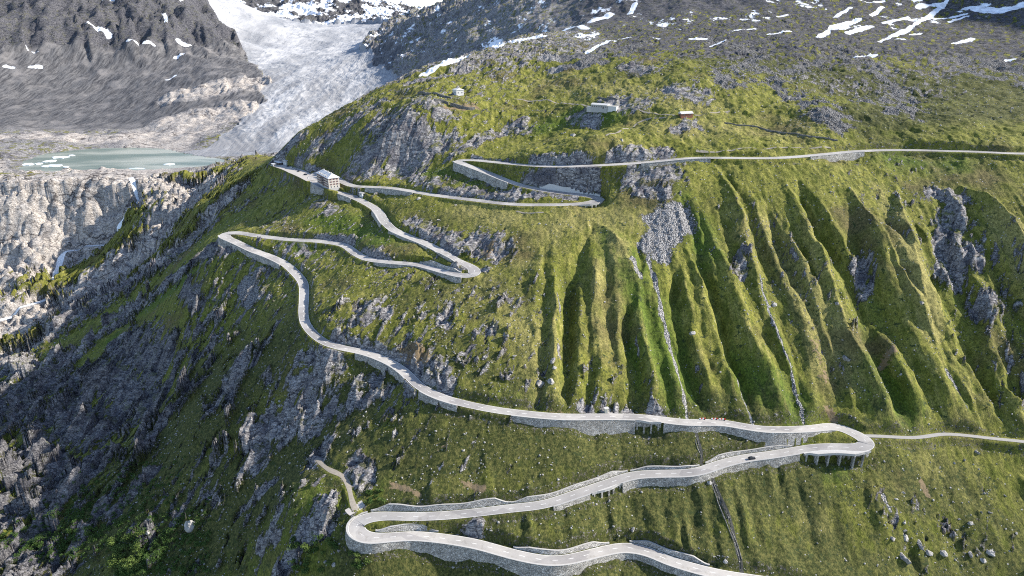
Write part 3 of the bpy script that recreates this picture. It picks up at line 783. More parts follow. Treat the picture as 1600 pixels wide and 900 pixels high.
# ------------------------------------------------------------------ ground material
def ground_material():
    t = NT('ground'); p = t.pos()
    A = t.attr('zone_a'); B = t.attr('zone_b'); C = t.attr('zone_c')
    rock_a, scree_a, snow_a = A[0], A[1], A[2]
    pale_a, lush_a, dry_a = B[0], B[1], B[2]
    earth_a, mor_a, dark_a = C[0], C[1], C[2]
    dd_ = t.attr('zone_d'); drk_a = dd_[0]; drk2 = dd_[1]; heath_shade_a = dd_[2]
    n_l = t.noise(p, 0.022, 4); n_m = t.noise(p, 0.11, 5, .6); n_s = t.noise(p, 0.55, 5, .65); n_f = t.noise(p, 1.8, 4, .65)
    down = t.map(p, (0.30, 0.075, 0.075), 0.25)
    n_d = t.noise(down, 1.0, 5, .65)
    # turf
    tuft = t.noise(t.map(p, (2.0, .8, .8), .25), 1.0, 5, .75)
    g = t.mix(t.ss(n_m, .34, .66), (.072, .084, .013), (.156, .154, .030))
    g = t.mix(t.ss(n_d, .42, .70), g, (.200, .188, .050))
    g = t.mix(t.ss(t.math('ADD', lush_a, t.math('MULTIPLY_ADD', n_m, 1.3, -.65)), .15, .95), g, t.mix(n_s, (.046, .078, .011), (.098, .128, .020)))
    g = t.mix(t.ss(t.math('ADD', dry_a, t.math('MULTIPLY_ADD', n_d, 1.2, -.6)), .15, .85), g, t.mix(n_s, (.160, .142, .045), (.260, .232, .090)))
    g = t.mix(t.ss(n_l, .50, .72), g, t.mix(n_s, (.070, .064, .025), (.135, .112, .048)))      # rusty heath
    hf = t.ss(t.math('ADD', heath_shade_a, t.math('ADD', t.math('MULTIPLY_ADD', n_m, 1.1, -.55), t.math('MULTIPLY_ADD', n_d, .9, -.45))), .22, .70)
    g = t.mix(hf, g, t.mix(t.ss(n_s, .35, .65), (.040, .050, .014), (.082, .080, .026)))
    g = t.mul(g, t.mix(t.ss(n_s, .30, .68), (.66, .68, .66), (1.18, 1.16, 1.12)))
    g = t.mul(g, t.mix(t.ss(tuft, .34, .64), (.50, .53, .50), (1.36, 1.34, 1.3)))
    g = t.mix(t.ss(t.math('ADD', t.noise(p, .30, 4, .7), t.math('MULTIPLY', n_m, .35)), .76, .83), g, (.034, .046, .015))   # dwarf shrubs
    # tiny stones lying in the turf
    vd = t.voro(p, .42); vc = t.voro(p, .42, out='Color')
    stone = t.math('MULTIPLY', t.ss(vd, .14, .22, 1, 0), t.ss(t.math('ADD', t.math('MULTIPLY', n_m, 1.0), t.math('MULTIPLY', vc, .5)), .92, .97))
    g = t.mix(stone, g, (.34, .325, .31))
    # bare rock with foliation
    rot = math.radians(-58)
    fo = t.map(p, (.10, .42, .30), rot); fo2 = t.map(p, (.35, 1.5, 1.0), rot)
    r1 = t.noise(fo, 1.0, 6, .68); r2 = t.noise(fo2, 1.0, 5, .7); r3 = t.noise(p, .06, 4)
    crack = t.voro(t.map(p, (.16, .34, .3), rot), 1.0, 'DISTANCE_TO_EDGE')
    rk = t.mix(t.ss(r1, .32, .66), (.055, .053, .060), (.29, .275, .262))
    rk = t.mix(t.ss(r2, .50, .66), rk, (.46, .44, .42))
    rk = t.mix(t.ss(r3, .50, .66), rk, t.mix(r2, (.05, .047, .055), (.19, .18, .185)))
    pk = t.mix(t.ss(r1, .30, .62), (.24, .21, .18), (.46, .42, .375))
    pk = t.mix(t.ss(r3, .48, .70), pk, t.mix(r2, (.19, .165, .145), (.37, .345, .32)))
    pk = t.mix(t.ss(r2, .30, .40, 1, 0), pk, (.13, .125, .12))
    wv = t.n.new('ShaderNodeVectorMath'); wv.operation = 'MULTIPLY_ADD'
    nc = t.n.new('ShaderNodeTexNoise'); t.l.new(p, nc.inputs['Vector']); nc.inputs['Scale'].default_value = .045; nc.inputs['Detail'].default_value = 5
    t.l.new(nc.outputs['Color'], wv.inputs[0]); wv.inputs[1].default_value = (34, 34, 20); t.l.new(p, wv.inputs[2])
    joint = t.voro(t.map(wv.outputs[0], (.018, .085, .05), rot), 1.0, 'DISTANCE_TO_EDGE')
    pk = t.mul(pk, t.mix(t.math('MULTIPLY', t.ss(joint, .0, .07, 1, 0), t.ss(n_l, .38, .62)), (1, 1, 1), (.20, .19, .20)))
    rk = t.mix(t.ss(pale_a, .30, .62), rk, pk)
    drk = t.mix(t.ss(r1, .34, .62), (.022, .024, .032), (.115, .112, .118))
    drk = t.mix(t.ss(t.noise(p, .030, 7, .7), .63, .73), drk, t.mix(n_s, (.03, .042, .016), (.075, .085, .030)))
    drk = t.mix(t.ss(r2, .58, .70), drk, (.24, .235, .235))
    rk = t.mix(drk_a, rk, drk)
    rk = t.mul(rk, t.mix(t.ss(crack, .01, .07), (.35, .35, .37), (1, 1, 1)))
    rk = t.mul(rk, t.mix(t.ss(n_f, .3, .7), (.72, .72, .74), (1.2, 1.2, 1.2)))
    # moraine gravel
    mo = t.mix(t.ss(t.noise(t.map(p, (.20, .022, .03), .45), 1.0, 6, .75), .32, .68), (.036, .036, .040), (.150, .145, .143))
    mo = t.mix(t.ss(t.noise(p, .02, 4), .5, .7), mo, (.17, .16, .155))
    rk = t.mix(t.ss(t.math('ADD', mor_a, t.math('MULTIPLY_ADD', n_l, .8, -.4)), .35, .65), rk, mo)
    # lichen and thin turf on ledges
    led = t.math('MULTIPLY', t.ss(n_m, .50, .60), t.math('SUBTRACT', 1.0, t.ss(pale_a, .15, .45)))
    nz = t.n.new('ShaderNodeSeparateXYZ'); t.l.new(t.n.new('ShaderNodeNewGeometry').outputs['Normal'], nz.inputs[0])
    led = t.math('MULTIPLY', led, t.ss(nz.outputs[2], .60, .82))
    led = t.math('MULTIPLY', led, t.math('SUBTRACT', 1.0, t.ss(mor_a, .2, .6)))
    led = t.math('MULTIPLY', led, t.math('SUBTRACT', 1.0, t.math('MULTIPLY', drk_a, .75)))
    rk = t.mix(t.math('MULTIPLY', led, .8), rk, t.mul(g, (.85, .85, .8)))
    rf = t.ss(t.math('ADD', rock_a, t.math('ADD', t.math('MULTIPLY_ADD', n_s, .5, -.25), t.math('MULTIPLY_ADD', n_f, .3, -.15))), .44, .54)
    c = t.mix(rf, g, rk)
    # scree
    sv_ = t.voro(p, .95); sc_ = t.voro(p, .95, out='Color')
    scol = t.mix(sc_, t.mix(drk2, (.17, .165, .165), (.06, .06, .062)), t.mix(drk2, (.38, .37, .36), (.25, .245, .24))); scol = t.mul(scol, t.mix(t.ss(sv_, .3, .75), (1, 1, 1), (.35, .35, .35)))
    sf = t.ss(t.math('ADD', scree_a, t.math('ADD', t.math('MULTIPLY_ADD', n_s, .6, -.3), t.math('MULTIPLY_ADD', n_m, .5, -.25))), .46, .54)
    c = t.mix(sf, c, scol)
    ef = t.ss(t.math('ADD', earth_a, t.math('ADD', t.math('MULTIPLY_ADD', n_s, 1.2, -.6), t.math('MULTIPLY_ADD', n_m, 1.2, -.6))), .46, .62)
    c = t.mix(ef, c, t.mix(n_f, (.125, .090, .050), (.22, .165, .10)))
    df = t.ss(t.math('ADD', dark_a, t.math('MULTIPLY_ADD', n_s, .5, -.25)), .40, .55)
    c = t.mix(df, c, t.mix(n_f, (.02, .022, .018), (.09, .088, .08)))
    # snow
    sn = t.math('ADD', snow_a, t.math('ADD', t.math('MULTIPLY_ADD', t.noise(t.map(p, (.022, .010, .03), .9), 1.0, 8, .68), 1.7, -.85), t.math('MULTIPLY_ADD', n_m, .3, -.15)))
    sepy = t.n.new('ShaderNodeSeparateXYZ'); t.l.new(p, sepy.inputs[0])
    farm = t.ss(sepy.outputs[1], 3000, 3700)
    sfar = t.math('ADD', .56, t.math('MULTIPLY_ADD', t.noise(t.map(p, (.0045, .0028, .009), .5), 1.0, 7, .6), 2.4, -1.2))
    sn = t.math('ADD', t.math('MULTIPLY', sn, t.math('SUBTRACT', 1.0, farm)), t.math('MULTIPLY', sfar, farm))
    snf = t.ss(sn, .50, .56)
    c = t.mix(snf, c, t.mix(t.ss(n_m, .35, .65), (.52, .53, .55), (.74, .765, .80)))
    hb = t.math('ADD', t.math('MULTIPLY', n_s, .5), t.math('MULTIPLY', tuft, .5))
    hr = t.math('ADD', t.math('MULTIPLY', r1, 2.2), t.math('MULTIPLY', r2, 1.0))
    hh = t.mix(rf, hb, hr); hh = t.mix(sf, hh, t.math('MULTIPLY', sv_, -1.3)); hh = t.mix(snf, hh, (.3, .3, .3))
    return t.out(c, .93, t.bump(hh, .85, 1.0))

def ice_material():
    t = NT('glacier_ice'); p = t.pos()
    A = t.attr('zone_a')
    w = t.map(p, (.13, .022, .03), .35)
    n1 = t.noise(w, 1.0, 6, .7, .6); n2 = t.noise(p, .012, 4); n3 = t.noise(p, .12, 5, .7)
    flow = t.noise(t.map(p, (.022, .0022, .002), .34), 1.0, 7, .66, .8)
    c = t.mix(t.ss(n1, .32, .62), (.21, .212, .218), (.36, .36, .36))
    c = t.mix(t.ss(flow, .40, .60, .75, 0), c, (.13, .13, .135))
    sep = t.n.new('ShaderNodeSeparateXYZ'); t.l.new(p, sep.inputs[0])
    hi = t.ss(t.math('ADD', sep.outputs[1], t.math('MULTIPLY', n2, 900.0)), 1900, 2900)
    c = t.mix(hi, c, t.mix(flow, (.25, .252, .256), (.35, .35, .353)))
    c = t.mul(c, t.mix(t.ss(t.noise(t.map(p, (.009, .003, .003), .5), 1.0, 5, .6), .35, .65), (.74, .75, .77), (1.18, 1.17, 1.16)))
    cv = t.voro(t.map(p, (.016, .085, .03), -.35), 1.0, 'DISTANCE_TO_EDGE')
    c = t.mix(t.math('MULTIPLY', t.ss(cv, .0, .05, 1, 0), t.ss(n2, .44, .58)), c, (.12, .135, .155))
    c = t.mix(t.ss(n3, .62, .74), c, (.17, .18, .20))
    return t.out(c, .7, t.bump(t.math('ADD', t.math('MULTIPLY', n1, 4.0), t.math('MULTIPLY', n3, 1.5)), .45, 1.0))

M_GROUND = ground_material()
M_ICE = ice_material()

# ------------------------------------------------------------------ terrain meshes (one height model, split along natural limits)
TR = np.hypot(np.gradient(BASE + DZ, axis=1) / np.gradient(X, axis=1), np.gradient(BASE + DZ, axis=0) / np.gradient(Y, axis=0))
ROCK = np.maximum(ROCK, smooth(TR, 1.9, 2.9) * .62 * (Y < 1000))
ROCK = np.where((RE > 0.6) & (RE < 4.5) & (Z > ROAD[:, 2].min()) , np.maximum(ROCK, 0.43 * (TR > .45)), ROCK)
SCREE = np.maximum(SCREE, VERGE * 0.50)
ROCK = np.where(RD < 3.6, 0, ROCK); SNOW = np.where(RD < 12, 0, SNOW)
LUSH = np.maximum(LUSH, 0.42 * flank * (Y < 720)) + .40 * smooth(-DZ, .6, 4.5)  # moist hollows greener; the tint also deepens gully shade in the colour
DRY = DRY + .34 * smooth(DZ, .6, 4.0)  # crests yellowed so the lit ribs stand out by colour
for F in (LUSH, DRY):
    F *= (1 - 0.0)
SCREE = np.where(STD < 9, np.maximum(SCREE, .4 * (STD > 4)), SCREE)

def attrs(me, sel):
    for nm, (r, g, b) in (('zone_a', (ROCK, SCREE, SNOW)), ('zone_b', (PALE, LUSH, DRY)), ('zone_c', (EARTH, MORAINE, DARK)), ('zone_d', (DARKROCK_SHADE, np.maximum(DARKROCK_SHADE, (X > 60) & (Y > 560)), HEATH_SHADE))):
        at = me.attributes.new(nm, 'FLOAT_COLOR', 'POINT')
        arr = np.ones((len(sel), 4), np.float32)
        arr[:, 0] = r.ravel()[sel]; arr[:, 1] = g.ravel()[sel]; arr[:, 2] = b.ravel()[sel]
        at.data.foreach_set('color', arr.ravel())

QI = (np.arange(NY - 1)[:, None] * NX + np.arange(NX - 1)[None, :])
VI = np.arange(NX * NY).reshape(NY, NX)
CX = (X[:-1, :-1] + X[1:, 1:]) / 2; CY = (Y[:-1, :-1] + Y[1:, 1:]) / 2; CZ = (Z[:-1, :-1] + Z[1:, 1:]) / 2
CLS = np.zeros(CX.shape, int)                                   # 0 hillside
nx_ = 30 * gn(CX / 80, CY / 80, 66)
CLS[(CX < -330 - 0.0 * CY + nx_) & (CY > 560 + 0.9 * (-330 - CX) * .2 + nx_) & (CX < -0.62 * CY + nx_)] = 2     # rock basin left of the spur
CLS[(CY > 980) & (CX < -120)] = 2
CLS[(CY > 1000 + nx_) & (CX > -120)] = 4                                 # right mountain
CLS[(CY > 1235) & (CX < -330)] = 3                                       # left valley side with moraine
CLS[(CY > 1560) & (CX > -700) & (CX <= -60)] = 4
CLS[(CY > 1560) & (CX <= -700)] = 3
CLS[CY > 3700] = 5
CLS[ICE[:-1, :-1]] = 1
keep = (np.abs(CX) < 2600 + CY * .3) & ((np.abs(CX) < 1.05 * CY + 160) | ((CX > 0) & (CY > 500)))
NAMES = {0: 'hillside', 1: 'glacier', 2: 'rocky_slope', 3: 'moraine_slope', 4: 'mountain_slope', 5: 'snowy_mountains'}
TERR = {}
for cls, nm in NAMES.items():
    q = QI[(CLS == cls) & keep]
    if not len(q): continue
    quad = np.stack([q, q + 1, q + NX + 1, q + NX], 1)
    used, inv = np.unique(quad.ravel(), return_inverse=True)
    me = bpy.data.meshes.new(nm)
    co = np.stack([X.ravel()[used], Y.ravel()[used], Z.ravel()[used]], 1).astype(np.float32)
    me.vertices.add(len(used)); me.vertices.foreach_set('co', co.ravel())
    me.loops.add(len(inv)); me.loops.foreach_set('vertex_index', inv.astype(np.int32))
    me.polygons.add(len(quad)); me.polygons.foreach_set('loop_start', np.arange(0, len(inv), 4, dtype=np.int32))
    me.polygons.foreach_set('use_smooth', np.ones(len(quad), bool))
    me.update(calc_edges=True)
    attrs(me, used)
    me.materials.append(M_ICE if cls == 1 else M_GROUND)
    o = bpy.data.objects.new(nm, me); COL.objects.link(o); o['kind'] = 'structure'
    TERR[nm] = o
print('terrain built')

# ------------------------------------------------------------------ generic builders
def mesh_obj(name, verts, faces, mat, parent=None, smooth_=False):
    me = bpy.data.meshes.new(name)
    me.from_pydata([tuple(map(float, v)) for v in verts], [], faces)
    me.update()
    if mat: me.materials.append(mat)
    if smooth_: me.polygons.foreach_set('use_smooth', [True] * len(me.polygons))
    o = bpy.data.objects.new(name, me); COL.objects.link(o)
    if parent: o.parent = parent
    return o

def tag(o, label=None, cat=None, group=None, kind=None):
    if label: o['label'] = label
    if cat: o['category'] = cat
    if group: o['group'] = group
    if kind: o['kind'] = kind
    return o

def ribbon(name, P, left, right, mat, dz=0.0, parent=None, nrm=None, uvscale=None):
    """strip along P between lateral offsets (left is +)"""
    T = tangents(P); N = np.stack([-T[:, 1], T[:, 0]], 1)
    left = np.broadcast_to(left, len(P)); right = np.broadcast_to(right, len(P))
    L = np.c_[P[:, :2] + N * left[:, None], P[:, 2] + dz]; R = np.c_[P[:, :2] + N * right[:, None], P[:, 2] + dz]
    n = len(P)
    V = np.vstack([L, R]); F = [(i, n + i, n + i + 1, i + 1) for i in range(n - 1)]
    o = mesh_obj(name, V, F, mat, parent, True)
    return o

# ------------------------------------------------------------------ roads
def asphalt():
    t = NT('asphalt'); p = t.pos()
    n1 = t.noise(p, .05, 4); n2 = t.noise(p, .6, 5, .65); n3 = t.noise(p, 6.0, 3)
    c = t.mix(t.ss(n1, .35, .65), (.265, .252, .238), (.34, .322, .30))
    c = t.mul(c, t.mix(n2, (.84, .84, .85), (1.12, 1.12, 1.1)))
    pv = t.voro(t.map(p, (.05, .09, .05)), 1.0, out='Color'); c = t.mul(c, t.mix(t.ss(pv, .62, .66), (1, 1, 1), (.80, .80, .82)))
    c = t.mul(c, t.mix(t.ss(t.noise(p, .22, 5, .7), .56, .66), (1, 1, 1), (.84, .83, .81)))
    c = t.mul(c, t.mix(n3, (.9, .9, .9), (1.1, 1.1, 1.1)))
    return t.out(c, .85)
def masonry(name='masonry', a=(.21, .20, .19), b=(.53, .505, .475), sc=.95):
    t = NT(name); p = t.pos()
    v = t.voro(t.map(p, (1, 1, 1.5)), sc); vc = t.voro(t.map(p, (1, 1, 1.5)), sc, out='Color'); e = t.voro(t.map(p, (1, 1, 1.5)), sc, 'DISTANCE_TO_EDGE')
    n = t.noise(p, .25, 5, .6)
    c = t.mix(vc, a, b); c = t.mul(c, t.mix(t.ss(e, .01, .09), (.38, .37, .35), (1, 1, 1)))
    c = t.mul(c, t.mix(t.ss(n, .3, .7), (.72, .72, .70), (1.15, 1.14, 1.1)))
    return t.out(c, .9, t.bump(t.ss(e, 0, .15), .8, .25))
M_ASPH = asphalt()
M_WALL = masonry()
M_WHITE = plain('road_paint', (.72, .71, .68), .7, .12, 2.0)
M_CONC = plain('concrete', (.40, .385, .36), .85, .18, .6, .2)
M_GRAVEL = plain('gravel', (.34, .315, .285), .95, .3, 1.2, .5)
M_COPE = plain('coping_stone', (.33, .318, .30), .85, .2, .8)

HWA = HW
road = ribbon('road', ROAD, HWA, -HWA, M_ASPH, 0.0)
tag(road, kind='structure')
for sgn in (1, -1):
    ribbon('edge_line', ROAD, sgn * (HWA - .25) + .07, sgn * (HWA - .25) - .07, M_WHITE, .012, road)
# dashed centre line
V, F = [], []
i = 0
while i < len(ROAD) - 4:
    seg = ROAD[i:i + 3]; T = RNRM[i:i + 3]
    b0 = len(V)
    for p_, n_ in zip(seg, T):
        V += [(p_[0] + n_[0] * .09, p_[1] + n_[1] * .09, p_[2] + .012), (p_[0] - n_[0] * .09, p_[1] - n_[1] * .09, p_[2] + .012)]
    for k in range(2): F.append((b0 + 2 * k, b0 + 2 * k + 1, b0 + 2 * k + 3, b0 + 2 * k + 2))
    i += 6
mesh_obj('centre_line', V, F, M_WHITE, road)
side = ribbon('side_road', SIDE, 1.6, -1.6, plain('side_road_surface', (.25, .24, .225), .9, .2, .4), .02); tag(side, kind='structure')

# ------------------------------------------------------------------ lake, melt-water
def water_material():
    t = NT('lake_water'); p = t.pos()
    n = t.noise(t.map(p, (.006, .02, .01)), 1.0, 3)
    c = t.mix(t.ss(n, .38, .62), (.11, .14, .11), (.28, .29, .24))  # milky green; darker bands of the reflection painted into the water colour
    t.b.inputs['Specular IOR Level'].default_value = .28
    return t.out(c, .3, t.bump(t.noise(p, .5, 4), .06, .2))
M_WATER = water_material()
_lc = LP.mean(0)
_ring = [tuple(_lc + (q - _lc) * 1.12) + (LAKE_Z,) for q in LP[:-1]]
lake = mesh_obj('lake', [tuple(_lc) + (LAKE_Z,)] + _ring, [(0, 1 + k, 1 + (k + 1) % len(_ring)) for k in range(len(_ring))], M_WATER)
tag(lake, kind='structure')
def foam():
    t = NT('white_water'); p = t.pos(); n = t.noise(p, 1.4, 5, .7)
    return t.out(t.mix(t.ss(n, .35, .6), (.34, .38, .39), (.78, .80, .82)), .5, t.bump(n, .6, .4))
M_FOAM = foam()
st = ribbon('river', STREAM, swid, -swid, M_FOAM, .25); tag(st, kind='structure')
M_FLOE = plain('floe_ice', (.76, .79, .81), .6, .1, .3, .3)
def floe(name, u, v, lx, ly, seed, label):
    r_ = random.Random(seed); c = PZ(u, v, LAKE_Z); n = 13
    V = []; F = []
    for lay, (zz, sc) in enumerate(((-.5, 1.03), (.5, 1.0), (.9, .8))):
        r_.seed(seed)
        for k in range(n):
            a_ = 2 * math.pi * k / n; q = r_.uniform(.62, 1.15) * sc
            V.append((lx * q * math.cos(a_), ly * q * math.sin(a_), zz + r_.uniform(-.12, .12)))
    for lay in (0, 1):
        for k in range(n): F.append((lay * n + k, lay * n + (k + 1) % n, (lay + 1) * n + (k + 1) % n, (lay + 1) * n + k))
    F.append(tuple(2 * n + k for k in range(n)))
    o = mesh_obj(name, V, F, M_FLOE); o.location = c
    return tag(o, label, 'ice floe', 'ice floes on the glacier lake')
for u, v, lx, ly, sd, lb in [
 (94,246,15,9,1,'largest white ice floe, drifting near the left end of the green lake'), (78,252,9,10,2,'white ice floe just below the largest floe on the lake'), (86,259,14,8,3,'wide ice floe at the near left shore of the lake'),
 (43,257,12,8,4,'leftmost flat ice floe close to the rocky shore'), (60,256,6,6,5,'small ice floe between the leftmost floe and the big ones'), (112,243,6,4,6,'small ice floe off the right tip of the largest floe'),
 (72,260,8,5,7,'small ice floe at the shore below the white cluster'), (103,261,7,4,8,'narrow ice floe at the shore right of the cluster'), (215,263.5,14,2.5,9,'long thin strip of ice along the near shore at mid lake'), (265,257,9,5,10,'ice floe near the right end of the lake')]:
    floe('ice_floe', u, v, lx, ly, sd, lb)

# ------------------------------------------------------------------ masonry walls along the road
def box(V, F, c, ax, ay, sx, sy, z0, z1):
    b = len(V)
    for zz in (z0, z1):
        for a_, b_ in ((-1, -1), (1, -1), (1, 1), (-1, 1)):
            V.append((c[0] + ax[0] * sx * a_ + ay[0] * sy * b_, c[1] + ax[1] * sx * a_ + ay[1] * sy * b_, zz))
    F += [(b, b + 3, b + 2, b + 1), (b + 4, b + 5, b + 6, b + 7)] + [(b + k, b + (k + 1) % 4, b + 4 + (k + 1) % 4, b + 4 + k) for k in range(4)]

def gz(x, y): return zat(np.atleast_1d(np.asarray(x, float)), np.atleast_1d(np.asarray(y, float)), Z)
def sweep(name, mat, P, N, prof, parent=None):
    """prof: list of (offset array, height array) closed section"""
    n, m = len(P), len(prof)
    V = [(P[i, 0] + N[i, 0] * o[i], P[i, 1] + N[i, 1] * o[i], h[i]) for i in range(n) for o, h in prof]
    F = [(i * m + k, i * m + (k + 1) % m, (i + 1) * m + (k + 1) % m, (i + 1) * m + k) for i in range(n - 1) for k in range(m)]
    F += [tuple(range(m))[::-1], tuple((n - 1) * m + k for k in range(m))]
    return mesh_obj(name, V, F, mat, parent)

def down_wall(i, j, side, label, group='masonry walls holding up the road'):
    P = ROAD[i:j + 1]; N = RNRM[i:j + 1] * side; hw = HWA[i:j + 1]
    o_in = hw + .1; o_out = hw + 1.0
    low = np.min([gz(P[:, 0] + N[:, 0] * (hw + q), P[:, 1] + N[:, 1] * (hw + q)) for q in (1.4, 2.2, 3.0)], 0)
    low = np.minimum(low, P[:, 2] - .4) - .9
    low = gsmooth(low[:, None], 1.2)[:, 0]
    top = P[:, 2] + .42
    bat = o_out + .16 * (top - low)
    w_ = sweep('retaining_wall', M_WALL, P, N, [(o_in, P[:, 2] - .5), (o_in, top), (o_out, top), (bat, low), (o_in, low)])
    tag(w_, label, 'retaining wall', group)
    sweep('coping', M_COPE, P, N, [(o_in - .05, top + .002), (o_in - .05, top + .16), (o_out + .08, top + .16), (o_out + .08, top + .002)], w_)

def up_wall(i, j, side, h, label, mat=None):
    P = ROAD[i:j + 1]; N = RNRM[i:j + 1] * side; hw = HWA[i:j + 1]
    n = len(P)
    endf = np.clip(np.minimum(np.arange(n), np.arange(n)[::-1]) / 6.0, .25, 1)
    wob = 1 + .22 * np.sin(np.arange(n) / 9.0) * np.sin(np.arange(n) / 4.1)
    top = P[:, 2] + h * endf * wob
    o0 = hw + .45; o1 = hw + .45 + .42 * (top - P[:, 2]); o2 = o1 + .8
    w_ = sweep('retaining_wall', mat or M_WALL, P, N, [(o0, P[:, 2] - .6), (o1, top), (o2, top + .02), (o2, P[:, 2] - .6)])
    tag(w_, label, 'retaining wall', 'masonry walls above the road')
    sweep('coping', M_COPE, P, N, [(o1 - .06, top + .003), (o1 - .06, top + .16), (o2, top + .18), (o2, top + .023)], w_)

def arcade(i, j, side, over, pier_w, step, label, cat, name):
    P = ROAD[i:j + 1]; N = RNRM[i:j + 1] * side; T = RT[i:j + 1]; hw = HWA[i:j + 1]
    n = len(P)
    tpr = np.clip(np.minimum(np.arange(n), np.arange(n)[::-1]) / 5.0, .35, 1)
    ov = over * tpr
    c = P[n // 2]
    e = bpy.data.objects.new(name, None); COL.objects.link(e); tag(e, label, cat)
    o0 = hw - .2; o1 = hw + ov
    sweep('deck', M_CONC, P, N, [(o0, P[:, 2] + .02), (o1, P[:, 2] + .02), (o1, P[:, 2] - .75), (o0, P[:, 2] - .75)], e)
    sweep('parapet', M_COPE, P, N, [(o1 - .4, P[:, 2] + .025), (o1 - .4, P[:, 2] + .6), (o1 - .05, P[:, 2] + .6), (o1 - .05, P[:, 2] + .025)], e)
    lowb = np.min([gz(P[:, 0] + N[:, 0] * (hw + q), P[:, 1] + N[:, 1] * (hw + q)) for q in (.9, 1.6, 2.4)], 0) - 1
    sweep('back_wall', M_WALL, P, N, [(hw - .3, P[:, 2] - .76), (hw + .3, P[:, 2] - .76), (hw + .5, lowb), (hw - .3, lowb)], e)
    s = np.r_[0, np.cumsum(np.linalg.norm(np.diff(P[:, :2] + N * (hw + ov)[:, None], axis=0), axis=1))]
    q = 1.0
    while q < s[-1] - .5:
        k = int(np.searchsorted(s, q)); k = min(k, n - 1)
        oc = hw[k] + .5 * ov[k] + .15
        cx, cy_ = P[k, 0] + N[k, 0] * oc, P[k, 1] + N[k, 1] * oc
        z_lo = gz(P[k, 0] + N[k, 0] * o1[k], P[k, 1] + N[k, 1] * o1[k])[0] - 1.2
        V, F = [], []
        box(V, F, (cx, cy_), T[k], N[k], pier_w / 2, .5 * ov[k] + .0, min(z_lo, P[k, 2] - 1.5), P[k, 2] - .765)
        mesh_obj('pier', V, F, M_WALL, e)
        q += step

WLAB = {
 0:'long masonry retaining wall below the lowest stretch of road', 1:'tall curved masonry wall around the outside of the lowest left hairpin', 2:'masonry wall under the second road row, left of the buttressed stretch',
 3:'row of stone buttresses under the second road row', 4:'long masonry wall under the second row, between buttresses and right viaduct', 5:'concrete viaduct on piers carrying the outside of the right hairpin',
 6:'pale masonry wall under the long middle road, left of the dark arcade', 7:'short dark arcade in the wall of the long middle road', 8:'masonry wall under the middle road, from dark arcade to right hairpin',
 9:'low wall under the sweeping bend left of centre', 10:'short wall below the curve where the long middle road levels out', 11:'wall on the outside of the far left hairpin and the descent below it',
 12:'pale wall under the road running left from the central narrow hairpin', 13:'wall below the road climbing to the hotel, above the central hairpin', 14:'short wall at the bend halfway between hotel and central hairpin', 15:'high wall below the road just in front of the hotel',
 16:'short wall below the road right of the hotel', 17:'stone arches under the outside of the small upper right hairpin', 18:'tall pale wall around the topmost left hairpin', 19:'low wall under the top road above the rock face', 20:'low wall under the top road near the right side'}
ULAB = {0:'masonry wall above the lowest road near the bottom edge', 1:'masonry wall above the dip of the lowest road', 2:'grey wall between the two legs of the lowest left hairpin', 3:'broad stone wall above the second road row, starting at the lowest left hairpin',
 4:'stone wall above the middle of the second road row', 5:'low stone wall above the second row before the drainage channel', 6:'stone wall above the second row right of the drainage channel', 7:'wall along the rocky bank right of the road to the central hairpin', 8:'wall between the legs of the central narrow hairpin', 9:'smooth concrete wall behind the small upper right hairpin'}
for n_, (a_, b_, s_, dr, kind) in enumerate(WALLS):
    i, j = rng_of(a_, b_)
    if kind == 'wall': down_wall(i, j, s_, WLAB[n_])
    elif kind == 'viaduct': arcade(i, j, s_, 3.8, .9, 6.5, WLAB[n_], 'viaduct', 'viaduct')
    else: arcade(i, j, s_, 1.5, 1.0, 4.2, WLAB[n_], 'arcade', 'arcade')
for n_, (a_, b_, s_, h_) in enumerate(UPWALLS):
    i, j = rng_of(a_, b_)
    up_wall(i, j, s_, h_, ULAB[n_], M_CONC if n_ == 9 else None)

# ------------------------------------------------------------------ tracks and yards
def draped(px, step=1.5, sig=2.0, closed=False):
    P = np.array([ground(*p) for p in px]); P = gsmooth(resample(catmull(P, 6), step), sig)
    P[:, 2] = gsmooth(gz(P[:, 0], P[:, 1])[:, None], 1.5)[:, 0]
    return P
def path(name, px, w, mat, dz=.18, taper_=False):
    P = draped(px); T = tangents(P); N = np.stack([-T[:, 1], T[:, 0]], 1)
    k = np.arange(len(P)); ww = w * (1 + .22 * np.sin(k / 5.1) * np.sin(k / 2.3 + 1))
    cols = [-1, -.5, 0, .5, 1]; V = []; F = []
    for c in cols:
        x = P[:, 0] + N[:, 0] * ww * c; y = P[:, 1] + N[:, 1] * ww * c
        V.append(np.c_[x, y, gsmooth(np.maximum(gz(x, y), P[:, 2] - .6)[:, None], 1)[:, 0] + dz - .1 * abs(c)])
    n = len(P); V = np.vstack(V)
    for a_ in range(len(cols) - 1):
        F += [(a_ * n + i, a_ * n + i + 1, (a_ + 1) * n + i + 1, (a_ + 1) * n + i) for i in range(n - 1)]
    o = mesh_obj(name, V, F, mat, None, True); tag(o, kind='structure'); return o
M_TRACK = plain('track_dirt', (.22, .195, .16), .95, .35, .8, .3)
path('dirt_track', TRACK_PX, 1.6, M_TRACK)
path('gravel_turnout', [(562,806),(556,796),(550,786)], 5.0, M_GRAVEL, .12)
for px, w in [([(945,213),(970,204),(992,196),(1002,190),(1012,186),(1043,182.5)], .9), ([(802,155),(840,157),(880,160.5),(921,166.5)], 1.1), ([(970,169),(1010,176),(1056,182)], 1.0), ([(1083,180.5),(1110,176),(1142,172)], .7),
              ([(1085,237),(1140,236.5),(1200,233),(1300,230)], .8), ([(805,330),(830,334),(852,332)], .8), ([(608,283),(612,277),(605,270)], .8)]:
    path('footpath', px, w, M_TRACK)
